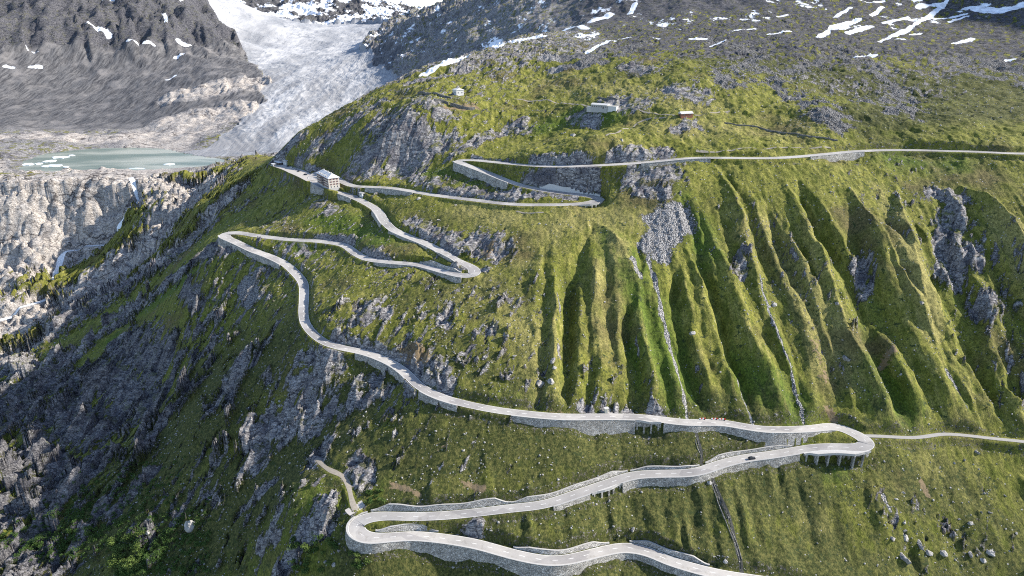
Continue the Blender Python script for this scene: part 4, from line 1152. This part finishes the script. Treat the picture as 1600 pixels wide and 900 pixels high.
pz = ribbon('parking_area', PLAZA, PLAZA_HW, -PLAZA_HW, M_GRAVEL, .05); tag(pz, kind='structure')

def line_wall(name, px, h, th, mat, label, cat):
    P = draped(px, 1.5, 1.2); T = tangents(P); N = np.stack([-T[:, 1], T[:, 0]], 1)
    one = np.ones(len(P)); k = np.arange(len(P)); hh = h * (1 + .12 * np.sin(k / 3.3))
    o = sweep(name, mat, P, N, [(-th * one, P[:, 2] - 1.2), (-th * .8 * one, P[:, 2] + hh), (th * .8 * one, P[:, 2] + hh), (th * one, P[:, 2] - 1.2)])
    return tag(o, label, cat)
M_DARKWALL = masonry('dry_stone', (.10, .10, .10), (.27, .26, .25), 1.2)
line_wall('stone_wall', [(652,147.5),(668,148.5),(690,151.5),(706,155)], 2.2, .8, M_DARKWALL, 'old grey terrace wall running left from the white house on the ridge', 'stone wall')
line_wall('stone_wall', [(679,158),(692,161),(702,164.5)], 2.6, .8, M_DARKWALL, 'short terrace wall below the white house, left of the longer curved one', 'stone wall')
line_wall('stone_wall', [(703,164.5),(718,169),(733,171.5),(743,171)], 2.8, .9, M_DARKWALL, 'curved dark terrace wall lowest below the white house', 'stone wall')
line_wall('stone_wall', [(934,153),(950,155),(966,158)], 1.5, .6, M_DARKWALL, 'dark low wall on the grass just above the long barracks', 'stone wall')
line_wall('stone_wall', [(1131,192),(1160,196),(1200,205),(1260,212),(1310,221)], .9, .6, M_DARKWALL, 'long dark stone wall crossing the bright meadow above the top road', 'stone wall')

# drainage channels with stone sides
def channel(px, label):
    P = draped(px, 1.2, 1.0); T = tangents(P); N = np.stack([-T[:, 1], T[:, 0]], 1); one = np.ones(len(P))
    e = bpy.data.objects.new('drainage_channel', None); COL.objects.link(e); tag(e, label, 'channel', 'stone drainage channels across the slope')
    for s_ in (-1, 1):
        sweep('channel_wall', M_DARKWALL, P, N, [(s_ * .5 * one, P[:, 2] - .8), (s_ * .5 * one, P[:, 2] + .22), (s_ * .85 * one, P[:, 2] + .22), (s_ * 1.0 * one, P[:, 2] - .8)], e)
channel([(1087,680),(1091,700),(1097,722)], 'dark stone drainage channel between the long middle road and the second row')
channel([(1111,747),(1118,768),(1127,795),(1140,826),(1150,850),(1158,878)], 'long stone drainage channel from the second row down to the bottom edge')

# ------------------------------------------------------------------ buildings
M_HWALL = plain('render_wall', (.42, .385, .34), .85, .12, .5)
M_WWALL = plain('white_wall', (.50, .49, .475), .8, .12, .5)
M_GWALL = plain('grey_wall', (.33, .32, .31), .85, .15, .6)
M_ROOF = plain('metal_roof', (.50, .49, .48), .55, .15, .8)
M_PALEROOF = plain('pale_roof', (.44, .425, .40), .6, .2, .8)
M_DARKWOOD = plain('dark_wood', (.055, .042, .035), .8, .3, 3.0)
M_REDWOOD = plain('red_brown_boards', (.20, .09, .06), .8, .25, 2.0)
M_GLASS = NT('window_glass'); M_GLASS.b.inputs['Specular IOR Level'].default_value = .6; M_GLASS = M_GLASS.out((.025, .03, .04), .12)
M_SHUT = plain('shutter', (.20, .075, .055), .7, .15, 3.0)

def frame(c, ax):
    a_ = math.atan2(ax[1], ax[0]); return Matrix.Translation(Vector(c)) @ Matrix.Rotation(a_, 4, 'Z')
def empty(name, c, ax, label, cat):
    e = bpy.data.objects.new(name, None); COL.objects.link(e); e.matrix_world = frame(c, ax); return tag(e, label, cat)
def lbox(name, mat, parent, x0, x1, y0, y1, z0, z1):
    V = [(x, y, z) for z in (z0, z1) for x, y in ((x0, y0), (x1, y0), (x1, y1), (x0, y1))]
    return mesh_obj(name, V, [(0, 3, 2, 1), (4, 5, 6, 7)] + [(k, (k + 1) % 4, 4 + (k + 1) % 4, 4 + k) for k in range(4)], mat, parent)
def lroof(name, mat, parent, L, Wd, z0, h, hip=0.0, over=.5):
    l, w = L / 2 + over, Wd / 2 + over
    V = [(-l, -w, z0), (l, -w, z0), (l, w, z0), (-l, w, z0), (-l, -w, z0 + .25), (l, -w, z0 + .25), (l, w, z0 + .25), (-l, w, z0 + .25), (-l + hip, 0, z0 + h), (l - hip, 0, z0 + h)]
    F = [(0, 3, 2, 1), (0, 1, 5, 4), (1, 2, 6, 5), (2, 3, 7, 6), (3, 0, 4, 7), (4, 5, 9, 8), (6, 7, 8, 9), (5, 6, 9), (7, 4, 8)]
    return mesh_obj(name, V, F, mat, parent)
def lwin(parent, x, z, w, h, face, half, shutters=True, mat=None):
    """window on the long (y = -half) or the gable (x = half) side"""
    f = face
    def bx(nm, m, a0, a1, z0, z1, d0, d1, par):
        if f == 'front': return lbox(nm, m, par, a0, a1, -half - d1, -half - d0, z0, z1)
        if f == 'right': return lbox(nm, m, par, half + d0, half + d1, a0, a1, z0, z1)
        return lbox(nm, m, par, a0, a1, half + d0, half + d1, z0, z1)
    wi = bx('window', M_WWALL if mat is None else mat, x - w / 2 - .12, x + w / 2 + .12, z - h / 2 - .12, z + h / 2 + .12, .0, .06, parent)
    bx('pane', M_GLASS, x - w / 2, x + w / 2, z - h / 2, z + h / 2, .063, .085, wi)
    if shutters:
        for s_ in (-1, 1):
            a_ = x + s_ * (w / 2 + .42)
            bx('shutter', M_SHUT, a_ - .26, a_ + .26, z - h / 2, z + h / 2, .003, .09, wi)

# hotel in the upper hairpin
HL, HD, HH = 33.0, 11.0, 10.4
hc = HOTEL_C.copy(); hc[2] = -155.2
hotel = empty('hotel', hc, HOTEL_AX, 'large pale hotel with rows of windows and hipped roof beside the upper road', 'hotel')
lbox('wall', M_HWALL, hotel, -HL / 2, HL / 2, -HD / 2, HD / 2, -2, HH)
lbox('plinth', M_GWALL, hotel, -HL / 2 - .12, HL / 2 + .12, -HD / 2 - .12, HD / 2 + .12, -2.2, .9)
rf = lroof('roof', M_ROOF, hotel, HL, HD, HH, 3.6, 4.5, .7)
for x in (-9, 2, 11): lbox('chimney', M_GWALL, rf, x - .5, x + .5, -.6, .6, HH + 2.6, HH + 4.6)
for x in (-10, -5, 0, 5, 10):
    dm = lbox('dormer', M_HWALL, rf, x - .8, x + .8, -HD / 2 + .2, -HD / 2 + 3.2, HH + .3, HH + 1.7)
    lbox('pane', M_GLASS, dm, x - .5, x + .5, -HD / 2 + .16, -HD / 2 + .197, HH + .5, HH + 1.4)
for fl in range(4):
    zz = 1.9 + fl * 2.45
    for k in range(11): lwin(hotel, -HL / 2 + 1.9 + k * (HL - 3.8) / 10, zz, 1.0, 1.45, 'front', HD / 2)
    for k in range(3): lwin(hotel, (k - 1) * 3.2, zz, .9, 1.4, 'right', HL / 2, fl > 0)
lbox('door', M_DARKWOOD, hotel, -1.1, 1.1, -HD / 2 - .2, -HD / 2 - .125, -.2, 2.2)
for fl in (1, 2, 3):
    b_ = lbox('balcony', M_CONC, hotel, -3.2, 3.2, -HD / 2 - 1.3, -HD / 2 - .1, .55 + fl * 2.45, .72 + fl * 2.45)
    lbox('railing', M_DARKWOOD, b_, -3.2, 3.2, -HD / 2 - 1.3, -HD / 2 - 1.24, .73 + fl * 2.45, 1.6 + fl * 2.45)

def small_house(name, u, v, u2, v2, L, Wd, H, rh, wm, rm, label, cat, fwins=0, rwins=0, zoff=0.0, hip=0):
    c = ground(u, v); ax = ground(u2, v2) - c; ax[2] = 0
    e = empty(name, c, ax, label, cat)
    e.location.z += zoff
    lbox('wall', wm, e, -L / 2, L / 2, -Wd / 2, Wd / 2, -4, H)
    # gables
    if rh > .4 and not hip:
        mesh_obj('gable', [(s * (L / 2 - .01), y, z) for s in (-1, 1) for y, z in ((-Wd / 2, H), (Wd / 2, H), (0, H + rh - .3))], [(0, 1, 2), (3, 5, 4)], wm, e)
    lroof('roof', rm, e, L, Wd, H + .01, rh, hip, .45)
    for k in range(fwins): lwin(e, -L / 2 + (k + .5) * L / fwins, H * .55, .9, 1.2, 'front', Wd / 2, False, M_GWALL)
    for k in range(rwins): lwin(e, -Wd / 2 + (k + .5) * Wd / rwins, H * .55, .9, 1.2, 'right', L / 2, False, M_GWALL)
    return e
h1 = small_house('white_house', 716, 149.5, 726, 151.5, 10, 9, 6.2, 2.0, M_WWALL, M_PALEROOF, 'small white house on the ridge above the hairpins, at the end of the old track', 'house', 3, 2, 0, 2.5)
lbox('chimney', M_GWALL, h1, 1, 1.8, .4, 1.2, 6.5, 9)
b1 = small_house('barracks', 938, 169.5, 950, 172.5, 17, 7, 3.4, 1.5, M_GWALL, M_PALEROOF, 'long low barracks with pale roof and white right wing on the alp', 'barracks', 7, 2)
lbox('door', M_DARKWOOD, b1, 4.0, 5.0, -3.58, -3.503, 0, 2.1)
wg = lbox('wing', M_WWALL, b1, 8.6, 18, -2.4, 2.8, -4, 2.7)
lbox('wing_roof', M_PALEROOF, wg, 8.55, 18.4, -2.7, 3.1, 2.703, 3.0)
lbox('terrace', M_CONC, b1, -13.5, -8.55, -3.2, 3.2, -4, 1.0)
hu = small_house('hut', 1071, 182, 1081, 182.2, 12, 5.5, 2.3, 1.9, M_REDWOOD, M_PALEROOF, 'solitary hut with pale roof and dark gable on the bright meadow', 'hut', 2, 0, .3)
lbox('door', M_DARKWOOD, hu, -6.1, -6.02, -.8, .8, 0, 1.9)
ks = small_house('kiosk', 436, 257, 443, 259, 11, 5, 2.7, .5, M_DARKWOOD, M_ROOF, 'low dark flat roofed kiosk at the far left end of the parking area', 'kiosk', 3, 1)
small_house('kiosk', 447, 255.5, 452, 256.8, 7, 4, 2.6, .4, M_WWALL, M_PALEROOF, 'small white flat roofed stall between the dark kiosk and the rock slope', 'kiosk', 2, 1)
small_house('shed', 428, 259.5, 433, 261, 5, 3.5, 2.4, .6, M_GWALL, M_ROOF, 'grey shed at the very tip of the parking area, just below the dark kiosk', 'shed', 1, 1)
sh = small_house('shed', 566, 306, 573, 308, 5, 3, 2.2, .8, M_WWALL, M_GWALL, 'tiny white shed beside the road just right of the hotel', 'shed', 1, 1)
cabc = small_house('utility_box', 947, 645, 951, 645, 2.0, 1.5, 3.2, .3, plain('cream_paint', (.55, .52, .38), .6), M_CONC, 'narrow cream utility hut standing at the uphill verge of the long middle road', 'utility hut', 0, 0)
lbox('door', M_GWALL, cabc, -.5, .5, -.83, -.753, .1, 2.3)

# ------------------------------------------------------------------ vehicles and barriers
def car_paint(n_, c): 
    t = NT(n_); t.b.inputs['Specular IOR Level'].default_value = .5; t.b.inputs['Metallic'].default_value = .3
    return t.out(c, .3)
M_TYRE = plain('tyre', (.02, .02, .02), .9); M_LAMP = plain('lamp_glass', (.7, .7, .68), .2)
def car(p, ax, paint, label, group='cars on the pass road'):
    e = empty('parked_car', p, ax, label, 'car'); e['group'] = group
    bm = bmesh.new()
    prof = [(-2.1, .35), (-2.15, .75), (-2.0, .95), (-1.2, 1.0), (1.0, .98), (2.0, .82), (2.15, .6), (2.1, .35)]
    a_ = [bm.verts.new((x, -.86, z)) for x, z in prof]; b_ = [bm.verts.new((x, .86, z)) for x, z in prof]
    bm.faces.new(a_); bm.faces.new(b_[::-1]); n = len(prof)
    for k in range(n): bm.faces.new((a_[k], b_[k], b_[(k + 1) % n], a_[(k + 1) % n]))
    bmesh.ops.recalc_face_normals(bm, faces=bm.faces)
    bmesh.ops.bevel(bm, geom=list(bm.edges), offset=.06, segments=2, affect='EDGES')
    me = bpy.data.meshes.new('body'); bm.to_mesh(me); bm.free(); me.materials.append(paint)
    o = bpy.data.objects.new('body', me); COL.objects.link(o); o.parent = e
    V = [(-1.75, -.76, .98), (1.05, -.76, .98), (1.05, .76, .98), (-1.75, .76, .98), (-1.25, -.62, 1.42), (.25, -.62, 1.42), (.25, .62, 1.42), (-1.25, .62, 1.42)]
    mesh_obj('window', V, [(k, (k + 1) % 4, 4 + (k + 1) % 4, 4 + k) for k in range(4)] + [(4, 5, 6, 7)], M_GLASS, e)
    lbox('roof', paint, e, -1.28, .28, -.64, .64, 1.425, 1.48)
    for x in (-1.35, 1.35):
        for s_ in (-1, 1):
            n = 14; V = [(x + .33 * math.cos(2 * math.pi * k / n), s_ * y, .33 + .33 * math.sin(2 * math.pi * k / n)) for y in (.66, .88) for k in range(n)]
            mesh_obj('wheel', V, [tuple(range(n)), tuple(range(2 * n - 1, n - 1, -1))] + [(k, (k + 1) % n, n + (k + 1) % n, n + k) for k in range(n)], M_TYRE, e)
    for s_ in (-1, 1): lbox('headlight', M_LAMP, e, 2.10, 2.18, s_ * .6 - .18, s_ * .6 + .18, .6, .74)
    return e
P_DARK = car_paint('dark_paint', (.03, .035, .045)); P_BLACK = car_paint('black_paint', (.015, .015, .018)); P_SILVER = car_paint('silver_paint', (.42, .43, .45))
def on_road(u, v, lat, paint, label):
    i = road_i(u, v); p = ROAD[i].copy(); p[:2] += RNRM[i] * lat; p[2] += .02
    return car(p, RT[i], paint, label)
on_road(1171, 716, -1.6, P_DARK, 'dark car driving along the second road row near the right hairpin')
def on_plaza(u, v, ax, paint, label):
    p = PZ(u, v, -156.2); k = int(np.argmin(np.hypot(PLAZA[:, 0] - p[0], PLAZA[:, 1] - p[1]))); p = PZ(u, v, PLAZA[k, 2] + .07)
    return car(p, ax, paint, label)
on_plaza(477.5, 273.5, (1, -.3, 0), P_BLACK, 'black car parked on the open yard left of the hotel')
on_plaza(450, 260, (.2, 1, 0), P_BLACK, 'black car parked at the left part of the yard near the kiosk')
P_RED = car_paint('red_paint', (.30, .03, .025)); P_WHITE = car_paint('white_paint', (.62, .62, .6))
on_plaza(456, 262, (.2, 1, 0), P_WHITE, 'white car parked between the left black car and the silver one on the yard')
on_plaza(467, 268, (.2, 1, 0), P_DARK, 'dark blue car parked right of the silver one on the yard')
on_plaza(462, 265, (.2, 1, 0), P_SILVER, 'silver car parked in the middle of the yard, between the black ones')

M_REDP = plain('red_plastic', (.50, .03, .025), .5, .1); M_WHP = plain('white_plastic', (.75, .74, .72), .5, .06)
def barrier(u, v, label):
    i = road_i(u, v, road_i(1200, 671), road_i(1000, 652)); p = ROAD[i].copy(); p[:2] -= RNRM[i] * (HWA[i] - .5); p[2] += .02
    e = empty('road_barrier', p, RT[i], label, 'barrier'); e['group'] = 'red and white road barriers'
    for k in range(4): lbox('panel', M_REDP if k % 2 == 0 else M_WHP, e, -2.0 + k * 1.0, -1.003 + k * 1.0, -.12, .12, .35, 1.15)
    for x in (-1.5, 1.5): lbox('foot', M_TYRE, e, x - .15, x + .15, -.5, .5, 0, .347)
barrier(1102, 656, 'leftmost red and white barrier at the uphill edge of the middle road'); barrier(1118, 658, 'second red and white barrier, between the leftmost and the right one'); barrier(1129, 660, 'rightmost red and white barrier at the uphill edge of the middle road')

# ------------------------------------------------------------------ boulders and stones
def rock_mat(name, a, b):
    t = NT(name); p = t.obj(); n = t.noise(p, .8, 6, .7); m = t.noise(p, .25, 3)
    c = t.mix(t.ss(n, .3, .65), a, b); c = t.mix(t.ss(m, .55, .7), c, tuple(x * .55 for x in b))
    return t.out(c, .9, t.bump(n, .8, .6))
M_ROCK = rock_mat('pale_granite', (.13, .125, .12), (.38, .36, .335)); M_ROCKD = rock_mat('grey_granite', (.10, .095, .095), (.33, .31, .29))
def rock_mesh(seed, sub=3):
    r_ = np.random.default_rng(seed)
    bm = bmesh.new(); bmesh.ops.create_icosphere(bm, subdivisions=sub, radius=1)
    pl = r_.normal(size=(9, 3)); pl /= np.linalg.norm(pl, axis=1, keepdims=True); dd = r_.uniform(.42, .9, 9)
    for v in bm.verts:
        d = np.array(v.co); q = pl @ d; s_ = min(1.15, float(np.min(np.where(q > .05, dd / np.maximum(q, .05), 9))))
        v.co = Vector(d * s_ * (1 + .06 * r_.normal()))
    ext = np.abs(np.array([v.co for v in bm.verts])).max(0)
    for v in bm.verts: v.co = Vector((v.co.x / ext[0], v.co.y / ext[1], v.co.z / ext[2]))
    me = bpy.data.meshes.new('boulder'); bm.to_mesh(me); bm.free(); return me
RMESH = [rock_mesh(100 + k, 3) for k in range(7)]
for k, m_ in enumerate(RMESH): m_.materials.append(M_ROCK if k % 3 else M_ROCKD)
def boulder(u, v, sx, sy, sz, label, k=0, rot=0.0, group=None, name='boulder', p=None):
    p = ground(u, v) if p is None else p
    o = bpy.data.objects.new(name, RMESH[k % 7]); COL.objects.link(o)
    o.location = (p[0], p[1], p[2] + sz * .02); o.scale = (sx, sy, sz); o.rotation_euler = (0.2, .1, rot)
    return tag(o, label, 'boulder', group)
for k, (u, v, sx, sy, sz, rot, lb) in enumerate([
 (843,601,4.4,3.4,3.2,.3,'largest pale boulder on the grass above the long middle road'), (862,597,2.2,2.6,2.2,.9,'smaller pale boulder touching the right side of the largest one above the middle road'),
 (300,822,4.6,4.4,5.0,.5,'big squarish boulder alone on the dark green slope left of the lowest hairpin'), (864,566,2.4,2.2,2.0,.2,'round boulder in the gully uphill of the largest pale boulder'), (866,574,1.8,1.6,1.5,1.0,'small boulder directly below the round one in the gully'),
 (1081,522,2.4,2.0,1.7,.4,'pale boulder on the grassy rib right of the stony stream bed'), (1322,562,2.2,3.0,2.2,.1,'pale upright boulder on the face above the right hairpin'), (1308,475,2.0,1.8,1.7,.6,'pale boulder high on the steep face among the ribs'),
 (1210,477,2.6,2.0,1.8,.2,'whitish boulder beside the upper thin stony stream'), (1414,840,2.6,2.4,2.2,.4,'pale boulder at the upper left of the cluster near the bottom right corner'), (1437,852,1.9,4.0,1.6,.35,'long pale boulder in the middle of the lower right cluster'),
 (1450,864,2.2,2.6,1.8,.9,'pale boulder just below the long one in the lower right cluster'), (1473,866,2.0,2.6,1.8,.5,'pale boulder right of the long one in the lower right cluster'), (1413,874,2.4,4.0,2.4,.2,'tall pale boulder lowest of the lower right cluster'),
 (1394,842,2.4,2.0,1.5,.4,'grey low boulder leftmost of the lower right cluster'), (1547,865,2.6,2.0,1.6,-.5,'pale boulder on the green slope at the far lower right'), (1537,876,1.8,1.8,1.4,.2,'small pale boulder just left below the far lower right one'),
 (1516,868,1.9,1.6,1.5,.8,'small pale boulder between the lower right cluster and the far right ones'), (235,846,1.7,2.2,2.0,.2,'white boulder at the edge of the alder thicket'), (233,858,1.6,1.4,1.1,.7,'small white stone below the white boulder at the thicket'),
 (510,881,1.6,1.4,1.2,.1,'white stone on the grass left below the lowest hairpin wall'), (529,862,1.2,1.1,1.0,.6,'single white stone close to the foot of the lowest hairpin wall'), (522,883,1.4,1.5,1.2,.4,'white stone beside the shrubs below the lowest hairpin'),
 (1109,755,1.5,1.5,1.3,.3,'white stone at the head of the long drainage channel'), (989,830,1.4,1.5,1.2,.2,'white stone on the strip of grass between the two lowest road rows'), (1133,879,1.6,1.6,1.4,.4,'white stone above the wall near the right end of the lowest road'),
 (1515,819,1.7,1.5,1.4,.3,'lone pale stone on the slope at the far right'), (1526,708,1.5,1.8,1.3,.2,'pale stone below the side road near the right edge'), (1440,475,2.0,1.6,1.6,.2,'grey boulder on the crest of the sharpest rib'),
 (655,311,2.6,2.2,1.8,.3,'pale boulder just below the road right of the hotel'), (897,212,3.6,2.8,2.2,.2,'pale boulder on the alp above the topmost left hairpin'), (1232,154,3.2,2.6,2.0,.1,'pale boulder at the edge of the scree on the alp')]):
    boulder(u, v, sx, sy, sz, lb, k, rot)
# loose blocks, one object each, by the place they lie in
def scatter(n, u0, u1, v0, v1, s0, s1, label, group):
    made = 0; tries = 0
    while made < n and tries < n * 12:
        tries += 1
        u, v = random.uniform(u0, u1), random.uniform(v0, v1)
        p = ground(u, v)
        i = np.searchsorted(XS, p[0]); j = np.searchsorted(YS, p[1])
        if RE[min(j, NY - 1), min(i, NX - 1)] < 1.5: continue
        s_ = s0 + (s1 - s0) * random.random() ** 2.2
        boulder(u, v, s_ * random.uniform(.4, .8), s_ * random.uniform(.55, 1.25), s_ * random.uniform(.4, .75), label, random.randrange(7), random.uniform(0, 3), group, 'loose_rock', p); made += 1
scatter(34, 1360, 1600, 720, 895, .6, 1.7, 'loose pale rock in the grass below the side road at the lower right', 'loose rocks at the lower right')
scatter(26, 900, 1360, 730, 870, .5, 1.1, 'small loose rock on the grass between the two lowest road rows', 'loose rocks between the lowest rows')
scatter(20, 640, 1080, 670, 760, .5, 1.2, 'small loose rock on the grass between middle road and second row', 'loose rocks between middle road and second row')
scatter(40, 640, 860, 440, 610, .7, 2.0, 'loose pale rock on the broad slope above the sweeping middle road', 'loose rocks above the sweeping road')
scatter(34, 860, 1280, 440, 645, .6, 1.5, 'loose rock among the gullies of the steep grassy face', 'loose rocks in the gullies')
scatter(44, 200, 520, 430, 880, .6, 1.8, 'loose rock on the dark green flank at the lower left', 'loose rocks on the left flank')
scatter(26, 480, 720, 300, 480, .7, 1.8, 'loose rock between the hairpins below the hotel', 'loose rocks below the hotel')
scatter(40, 620, 1300, 100, 225, .9, 2.8, 'loose pale rock scattered over the alp above the top road', 'loose rocks on the alp')

def stone_field():
    """thousands of small stones: one object"""
    bm = bmesh.new(); bmesh.ops.create_icosphere(bm, subdivisions=1, radius=1)
    bv = np.array([v.co for v in bm.verts]); bf = np.array([[v.index for v in f.verts] for f in bm.faces]); bm.free()
    N = 17000
    r_ = np.random.default_rng(5)
    u = r_.uniform(100, 1700, N * 3); 
    y = 260 + 560 * r_.random(N * 3) ** 1.3; x = (r_.random(N * 3) - .5) * 1.8 * y
    d = gn(x / 30, y / 40, 301) + .6 * gn(x / 9, y / 12, 302)
    i = np.clip(np.searchsorted(XS, x), 0, NX - 1); j = np.clip(np.searchsorted(YS, y), 0, NY - 1)
    w = .006 + .6 * np.clip(d - .12, 0, 1) + .9 * np.clip(ROCK[j, i] * (1 - ROCK[j, i]) * 4 - .2, 0, 1) + .8 * (SCREE[j, i] > .3)
    ok = (r_.random(N * 3) < w * .7) & (RE[j, i] > 1.2) & (STD[j, i] > 6)
    x, y = x[ok][:N], y[ok][:N]; n = len(x); z = zat(x, y, Z)
    s_ = .22 + .55 * r_.random(n) ** 4 + .0004 * np.clip(y - 300, 0, 999)
    sc_ = s_[:, None] * r_.uniform(.6, 1.3, (n, 3)) * np.array([1, 1, .75]); a_ = r_.uniform(0, 6.28, n)
    jit = bv[None] * (1 + .28 * r_.normal(size=(n, len(bv), 1)).clip(-1, 1)) * sc_[:, None, :]
    ca, sa = np.cos(a_)[:, None], np.sin(a_)[:, None]
    V = np.stack([jit[..., 0] * ca - jit[..., 1] * sa + x[:, None], jit[..., 0] * sa + jit[..., 1] * ca + y[:, None], jit[..., 2] + z[:, None] + .1 * s_[:, None]], -1).reshape(-1, 3)
    F = (bf[None] + (np.arange(n) * len(bv))[:, None, None]).reshape(-1, 3)
    me = bpy.data.meshes.new('scattered_stones'); me.vertices.add(len(V)); me.vertices.foreach_set('co', V.astype(np.float32).ravel())
    me.loops.add(F.size); me.loops.foreach_set('vertex_index', F.astype(np.int32).ravel()); me.polygons.add(len(F)); me.polygons.foreach_set('loop_start', np.arange(0, F.size, 3, dtype=np.int32))
    me.update(calc_edges=True); t = NT('stone'); p = t.pos(); t.out(t.mix(t.noise(p, .35, 2), (.13, .125, .12), (.40, .385, .36)), .9); me.materials.append(t.m)
    o = bpy.data.objects.new('scattered_stones', me); COL.objects.link(o); o['kind'] = 'stuff'
    print('stones', n)
stone_field()

# ------------------------------------------------------------------ alder scrub at the lower left
def leaf_mat(name, a, b):
    t = NT(name); p = t.pos(); return t.out(t.mix(t.noise(p, 1.1, 3), a, b), .8)
M_LEAF = leaf_mat('alder_leaf', (.022, .048, .012), (.075, .125, .028)); M_LEAF2 = leaf_mat('willow_leaf', (.05, .085, .02), (.12, .16, .04)); M_BARK = plain('bark', (.09, .07, .05), .9, .3)
def leaf_cloud(centres, radii, per, seed, size=.34):
    r_ = np.random.default_rng(seed); n = len(centres)
    d = r_.normal(size=(n, per, 3)); d /= np.linalg.norm(d, axis=2, keepdims=True); d[..., 2] = np.abs(d[..., 2]) * .9 - .08
    lump = 1 + .35 * np.sin(d[..., 0] * 4.1 + np.arange(n)[:, None]) * np.sin(d[..., 1] * 3.7 + 2 * np.arange(n)[:, None])
    c = centres[:, None] + d * (radii[:, None, None] * (.55 + .5 * r_.random((n, per, 1)) ** .5) * lump[..., None])
    a1 = r_.normal(size=(n, per, 3)); a1 /= np.linalg.norm(a1, axis=2, keepdims=True); a2 = np.cross(a1, r_.normal(size=(n, per, 3))); a2 /= np.linalg.norm(a2, axis=2, keepdims=True)
    s_ = size * (.6 + .8 * r_.random((n, per, 1)))
    V = np.stack([c - a1 * s_ , c + a2 * s_ * .6, c + a1 * s_, c - a2 * s_ * .6], 2).reshape(-1, 3)
    F = np.arange(len(V)).reshape(-1, 4)
    return V, F
def fast_mesh(name, V, F, mat):
    me = bpy.data.meshes.new(name); me.vertices.add(len(V)); me.vertices.foreach_set('co', V.astype(np.float32).ravel())
    me.loops.add(F.size); me.loops.foreach_set('vertex_index', F.astype(np.int32).ravel()); me.polygons.add(len(F)); me.polygons.foreach_set('loop_start', np.arange(0, F.size, F.shape[1], dtype=np.int32))
    me.update(calc_edges=True); me.materials.append(mat); return me
SH = []
for k in range(4):
    r_ = np.random.default_rng(40 + k); cc = np.c_[r_.normal(0, .55, (7, 2)), r_.uniform(.5, 1.5, 7)]
    V, F = leaf_cloud(cc, r_.uniform(.6, 1.0, 7), 60, 60 + k, .2)
    SH.append(fast_mesh('foliage', V, F, M_LEAF2 if k % 2 else M_LEAF))
V, F = [], []
for k in range(5):
    a_ = k * 1.26; b = len(V)
    for q, rr in ((0, .07), (1, .04)):
        for m_ in range(5): V.append((q * .7 * math.cos(a_) + rr * math.cos(m_ * 1.257), q * .7 * math.sin(a_) + rr * math.sin(m_ * 1.257), -.3 + 1.5 * q))
    F += [(b + m_, b + (m_ + 1) % 5, b + 5 + (m_ + 1) % 5, b + 5 + m_) for m_ in range(5)]
ME_STEM = bpy.data.meshes.new('stem'); ME_STEM.from_pydata(V, [], F); ME_STEM.materials.append(M_BARK)
def shrub(u, v, s_, k, label, group):
    p = ground(u, v); e = bpy.data.objects.new('shrub', None); COL.objects.link(e); e.location = p; e.scale = (s_,) * 3; e.rotation_euler = (0, 0, random.uniform(0, 6)); tag(e, label, 'shrub', group)
    for nm, m_ in (('foliage', SH[k % 4]), ('stem', ME_STEM)):
        o = bpy.data.objects.new(nm, m_); COL.objects.link(o); o.parent = e
for k in range(26):
    shrub(random.uniform(455, 525), random.uniform(845, 898), random.uniform(.9, 1.7), k, 'green shrub in the clump left below the lowest hairpin wall', 'shrubs left below the lowest hairpin')
for k in range(9):
    shrub(random.uniform(548, 575), random.uniform(868, 896), random.uniform(.9, 1.6), k, 'green shrub in the small clump right below the lowest hairpin wall', 'shrubs right below the lowest hairpin')
for k in range(14):
    shrub(random.uniform(572, 605), random.uniform(768, 790), random.uniform(.7, 1.3), k, 'low green shrub on the bank above the lowest hairpin', 'shrubs above the lowest hairpin')
for k in range(34):
    shrub(random.uniform(172, 222), random.uniform(838, 896), random.uniform(1.3, 2.4), 2 * (k // 2) + 1, 'lighter green shrub at the right edge of the dark alder thicket', 'light shrubs at the thicket edge')
r_ = np.random.default_rng(8); C_ = []
while len(C_) < 900:
    t_ = r_.random(); u = 20 + 215 * t_ + r_.normal(0, 34); v = 905 - 150 * t_ * r_.random() - 40 * r_.random() - 25
    if r_.random() < .35: u = r_.uniform(180, 330); v = 900 - (u - 180) * .9 * r_.random()
    p = ground(u, v); 
    i = min(np.searchsorted(XS, p[0]), NX - 1); j = min(np.searchsorted(YS, p[1]), NY - 1)
    if ROCK[j, i] > .62: 
        if r_.random() < .7: continue
    C_.append(p + (0, 0, .7))
C_ = np.array(C_)
V, F = leaf_cloud(C_, r_.uniform(.9, 2.1, len(C_)), 95, 9, .30)
th = bpy.data.objects.new('alder_thicket', fast_mesh('alder_thicket', V, F, M_LEAF)); COL.objects.link(th); th['kind'] = 'stuff'
